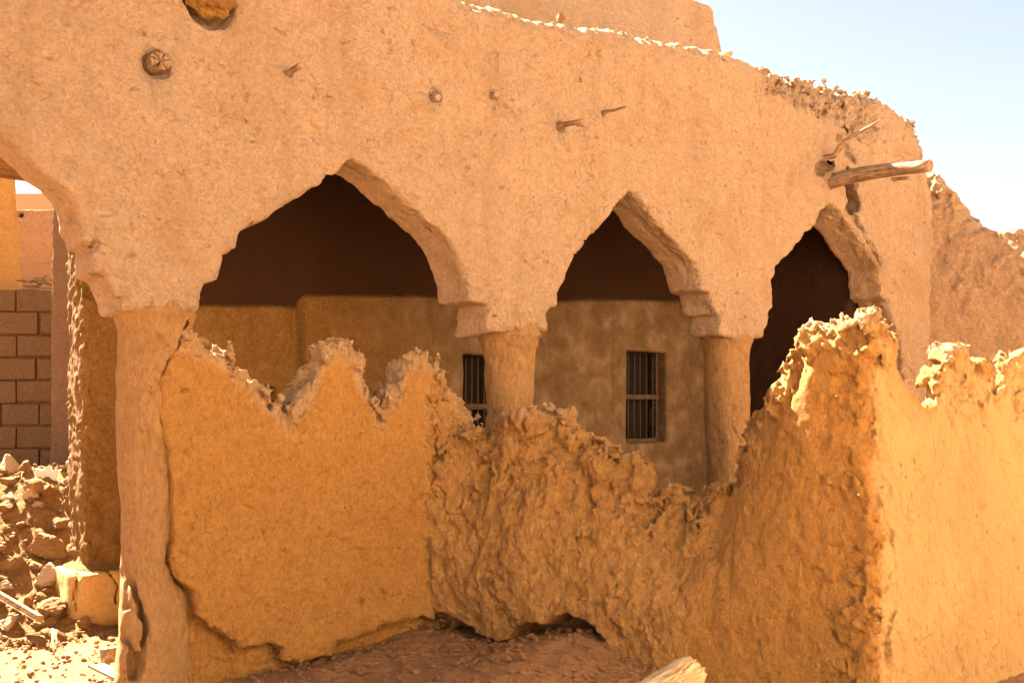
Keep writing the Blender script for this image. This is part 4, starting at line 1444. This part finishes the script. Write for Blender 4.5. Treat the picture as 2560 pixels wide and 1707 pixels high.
A = at_y(-60, 1452, 7.75); B = at_y(100, 1546, 7.45)
ground_wood("plank", lambda bm: bar(bm, A, B, .055, .04, .3), M_PALEWOOD, "pale squared plank sloping down the rubble heap from the left", "plank")
A = at_y(131, 1572, 7.15); B = at_y(136, 1636, 6.95)
A2 = at_y(140, 1576, 7.12); B2 = at_y(142, 1620, 6.98)
def sticks(bm):
    tube(bm, path(A, B, 5, .02, 3), [.012, .012, .011, .009, .005], 8, .05)
    tube(bm, path(A2, B2, 4, .03, 4), [.012, .011, .009, .005], 8, .05)
    return A
ground_wood("sticks", sticks, M_PALEWOOD, "splintered pale stick lying on the sunlit ground by the left column", "stick")
A = at_y(262, 1640, 6.6); B = at_y(330, 1625, 6.75)
ground_wood("wood_block", lambda bm: bar(bm, A, B, .09, .09, .2), M_PALEWOOD, "short squared timber block at the foot of the cracked column", "timber")
A = at_y(240, 1662, 6.35); B = at_y(330, 1706, 6.15)
ground_wood("board", lambda bm: bar(bm, A, B, .11, .015, .1), M_PALEWOOD, "thin pale board lying flat beside the cracked column", "board")
X, Y, Z = raymarch(114, 1195, land)
def wb(bm):
    vs = [(-.09, 0, -.06), (.09, .02, -.08), (.10, .03, .10), (.055, .02, .03), (.03, .02, .10), (-.01, .01, .05), (-.08, 0, .06)]
    f0 = [bm.verts.new((X + a_, Y + b_ - .02, Z + c_ * .9 + .03)) for a_, b_, c_ in vs]
    f = bm.faces.new(f0)
    e_ = bmesh.ops.extrude_face_region(bm, geom=[f])
    bmesh.ops.translate(bm, verts=[g_ for g_ in e_['geom'] if isinstance(g_, bmesh.types.BMVert)], vec=(0, .012, .004))
    return (X, Y, Z)
ground_wood("broken_board", wb, M_BOARD, "white jagged piece of broken board on top of the rubble heap", "board")

# pale log at the bottom edge
lt = Vector(at_y(1728, 1678, 3.6)); lb = Vector(at_y(1530, 1815, 3.2))
bm = bmesh.new()
L_ = (lt - lb).length
rl = random.Random(5)
seg, nr_ = 64, 26
crk = {rl.randrange(seg): rl.uniform(.06, .16) for _ in range(13)}
rings = []
for i in range(nr_):
    x = L_ * i / (nr_ - 1)
    ring = []
    for k in range(seg):
        kk = int(k + 2.2 * math.sin(i * .35)) % seg
        a_ = 2 * math.pi * k / seg
        r_ = .064 * (1 - .16 * max(0, (i - nr_ + 3) / 3)) * (1 + .05 * math.sin(2 * a_ + 1) + .03 * math.sin(5 * a_ + i * .2) + rl.uniform(-.012, .012))
        r_ *= 1 - crk.get(kk, 0) * (0.4 + .6 * abs(math.sin(i * .5 + kk)))
        ring.append(bm.verts.new((x + (rl.uniform(-.012, .012) if i == nr_ - 1 else 0), r_ * math.cos(a_), r_ * math.sin(a_))))
    rings.append(ring)
for r0, r1 in zip(rings[:-1], rings[1:]):
    for k in range(seg):
        bm.faces.new((r0[k], r0[(k + 1) % seg], r1[(k + 1) % seg], r1[k]))
for ring, x in ((rings[0], 0), (rings[-1], L_ + .012)):
    c_ = bm.verts.new((x, 0, 0))
    for k in range(seg): bm.faces.new((ring[k], ring[(k + 1) % seg], c_))
lm = Matrix.Translation(lb) @ (lt - lb).to_track_quat('X', 'Z').to_matrix().to_4x4()
lg = bm_obj("log", bm, wood_mat("split log wood", (0.36, 0.22, 0.09), (0.66, 0.48, 0.27), (2.5, 26, 26), 0.9), None, lm)
tag(lg, "thick pale split log lying in front of the broken wall at the bottom edge", "log")

# ================================================================== behind the left arch
YB = 10.2
ch = 57 / F * YB
bw = empty("block_wall", Matrix.Translation((-4.7, YB, 0)), "grey brown cement block wall seen through the left arch", "block wall")
bm = bmesh.new()
ztop = EYE + (HY - 724) / F * YB
xr = ray(136) * YB
bl = .40
inv = Matrix.Translation((4.7, -YB, 0))
for r_ in range(14):
    z1 = ztop - r_ * ch
    off = (.5 if r_ % 2 else 0) * bl + random.uniform(-.03, .03)
    x1 = xr
    first = bl * .95 - off if r_ % 2 else bl * .98
    xx = xr
    wd = max(first, .12)
    while xx > -7.2:
        add_box(bm, (max(xx - wd + random.uniform(.012, .028), -7.2), YB + random.uniform(0, .012), z1 - ch + random.uniform(.014, .022)), (xx, YB + .2, z1 - random.uniform(0, .006)), .006, .008)
        xx -= wd; wd = bl + random.uniform(-.02, .02)
bmesh.ops.transform(bm, matrix=inv, verts=bm.verts)
bm_obj("blocks", bm, M_BLOCK, bw)
bm = bmesh.new()
add_box(bm, (-7.2, YB + .035, 0), (xr - .005, YB + .19, ztop - .01), 0)
bmesh.ops.transform(bm, matrix=inv, verts=bm.verts)
bm_obj("mortar", bm, mud_mat("mortar", (0.20, 0.11, 0.05), bump=.9), bw)
# rough mud strip closing the gap to the pier
def strip_base(a, b, c):
    hw = np.interp(c, [0, 3.4], [.28, .25])
    d = np.maximum(np.abs(a - .04)[:, None, None] - (hw + .03)[None, None, :], (np.abs(b - YB - .06) - .12)[None, :, None])
    return smax(d, np.broadcast_to((c - 3.75)[None, None, :], d.shape), .05)
v, q = build_field((-.42, YB - .15, -.1), (.5, YB + .3, 3.9), .02, strip_base, lambda P, d: d + .02 * fbm(P, 5, 3, .6, 2), .1)
v[:, 0] += xr + .24
o = mesh_obj("mud_strip", raw_mesh("mud_strip", v - np.array([-4.7, YB, 0], np.float32), q, {"rough": np.full(len(v), .2)}), mud_mat("grey mud strip", (0.26, 0.155, 0.085)), bw)

# raised terrace behind the block wall
tx = np.arange(-14, -4.0, .06, dtype=np.float32); ty = np.arange(10.42, 14.0, .06, dtype=np.float32)
TX, TY = np.meshgrid(tx, ty, indexing='ij')
P = np.stack([TX.ravel(), TY.ravel(), 0 * TX.ravel()], 1)
tzz = 2.82 + .16 * (P[:, 1] - 10.42) + .06 * fbm(P, 2, 3, .5, 3) + .03 * fbm(P, 9, 2, .6, 4)
top = np.stack([P[:, 0], P[:, 1], tzz], 1)
ids = np.arange(TX.size).reshape(TX.shape)
quads = np.stack([ids[:-1, :-1], ids[1:, :-1], ids[1:, 1:], ids[:-1, 1:]], -1).reshape(-1, 4)
te = mesh_obj("terrain", raw_mesh("terrain", top, quads, {"rough": np.full(len(P), .4)}), M_GROUND)
tag(te, kind='structure')
random.seed(33)
for i in range(12):
    x = random.uniform(58, 135); yy = random.uniform(700, 722)
    a = Vector(at_y(x, yy, 10.6 + random.random() * .5)); b = a + Vector((random.uniform(-.2, .2), random.uniform(-.1, .1), random.uniform(-.03, .07)))
    bm = bmesh.new()
    tube(bm, path(a, b, 4, .06, i), [.012, .012, .010, .006], 7, .05)
    bmesh.ops.translate(bm, verts=bm.verts, vec=-a)
    tag(bm_obj("stick", bm, M_PALEWOOD if i % 2 else M_WOOD, None, Matrix.Translation(a)), "dry stick among the debris lying on top of the block wall", "stick", "dry sticks behind the block wall")

# wall with two square holes
YF = 13.6
def far_base(a, b, c):
    d = np.maximum((np.abs(b - YF - .25) - .25)[None, :, None] + 0 * a[:, None, None], (c - (EYE + (HY - 524) / F * YF))[None, None, :])
    for x_, y_ in ((52, 538), (136, 550)):
        X_, _, Z_ = at_y(x_, y_, YF)
        hh = np.maximum(np.maximum(np.abs(a - X_)[:, None, None] - .042, np.abs(c - Z_)[None, None, :] - .034), (b - YF - .16)[None, :, None])
        d = np.maximum(d, -hh)
    return d
v, q = build_field((-8.2, YF - .1, 2.6), (-5.3, YF + .55, 4.6), .02, far_base,
                   lambda P, d: d + .02 * fbm(P * np.array([.5, 1, 1.6], np.float32), 4, 3, .6, 2) + .01 * fbm(P, 16, 2, .6, 5), .1)
v[:, 0] -= 0
fw = mesh_obj("far_wall", raw_mesh("far_wall", v - np.array([-6.5, YF, 2.6], np.float32), q, {"rough": sstep(3.95, 4.1, v[:, 2]) * .5}), M_FARWALL, None, Matrix.Translation((-6.5, YF, 2.6)))
tag(fw, "distant mud wall with two small square holes, seen through the left arch", "wall")
# smooth parapet beyond
YP = 17.0
bm = bmesh.new()
za = EYE + (HY - 480) / F * YP; zb = EYE + (HY - 492) / F * YP
add_box(bm, (-14, YP, 0), (-5.6, YP + .4, za - .02), 0, .02)
tag(bm_obj("parapet", bm, M_SMOOTH, None, None), "smooth beige parapet behind the wall with square holes", "parapet")
# yellow pillar
def pil_base(a, b, c):
    ca, sa_ = math.cos(math.radians(35)), math.sin(math.radians(35))
    A_, B_ = np.meshgrid(a, b, indexing='ij')
    u_, w_ = A_ * ca + B_ * sa_, -A_ * sa_ + B_ * ca
    d2 = np.maximum(np.abs(u_ + .45) - .45, np.abs(w_ - .3) - .3)
    return smax(d2[:, :, None] + np.interp(c, [2.7, 4.4], [-.03, .04])[None, None, :], np.broadcast_to((c - 4.75)[None, None, :], d2.shape + (len(c),)), .05)
v, q = build_field((-1.3, -.7, 2.6), (.3, .9, 4.9), .025, pil_base, lambda P, d: d + .04 * fbm(P, 3, 3, .6, 2), .12)
XP = ray(50) * 11.4
pil = mesh_obj("mud_pillar", raw_mesh("mud_pillar", v - np.array([0, 0, 2.6], np.float32), q, {"rough": np.zeros(len(v))}), M_YELLOW, None, Matrix.Translation((XP, 11.4, 2.6)))
tag(pil, "sunlit yellow mud pillar at the left edge above the block wall", "pillar")

# ================================================================== unseen wall added behind the viewer to bounce sun onto the arches
bm = bmesh.new()
add_box(bm, (-7, -9.6, 0), (15, -9.1, 6.5), .02, .08)
cw = bm_obj("bounce_wall", bm, mud_mat("pale bounce plaster", (0.72, 0.55, 0.37), bump=.5), None, FRAME)
tag(cw, "unseen pale wall added behind the viewer to bounce sun onto the arches", "wall")
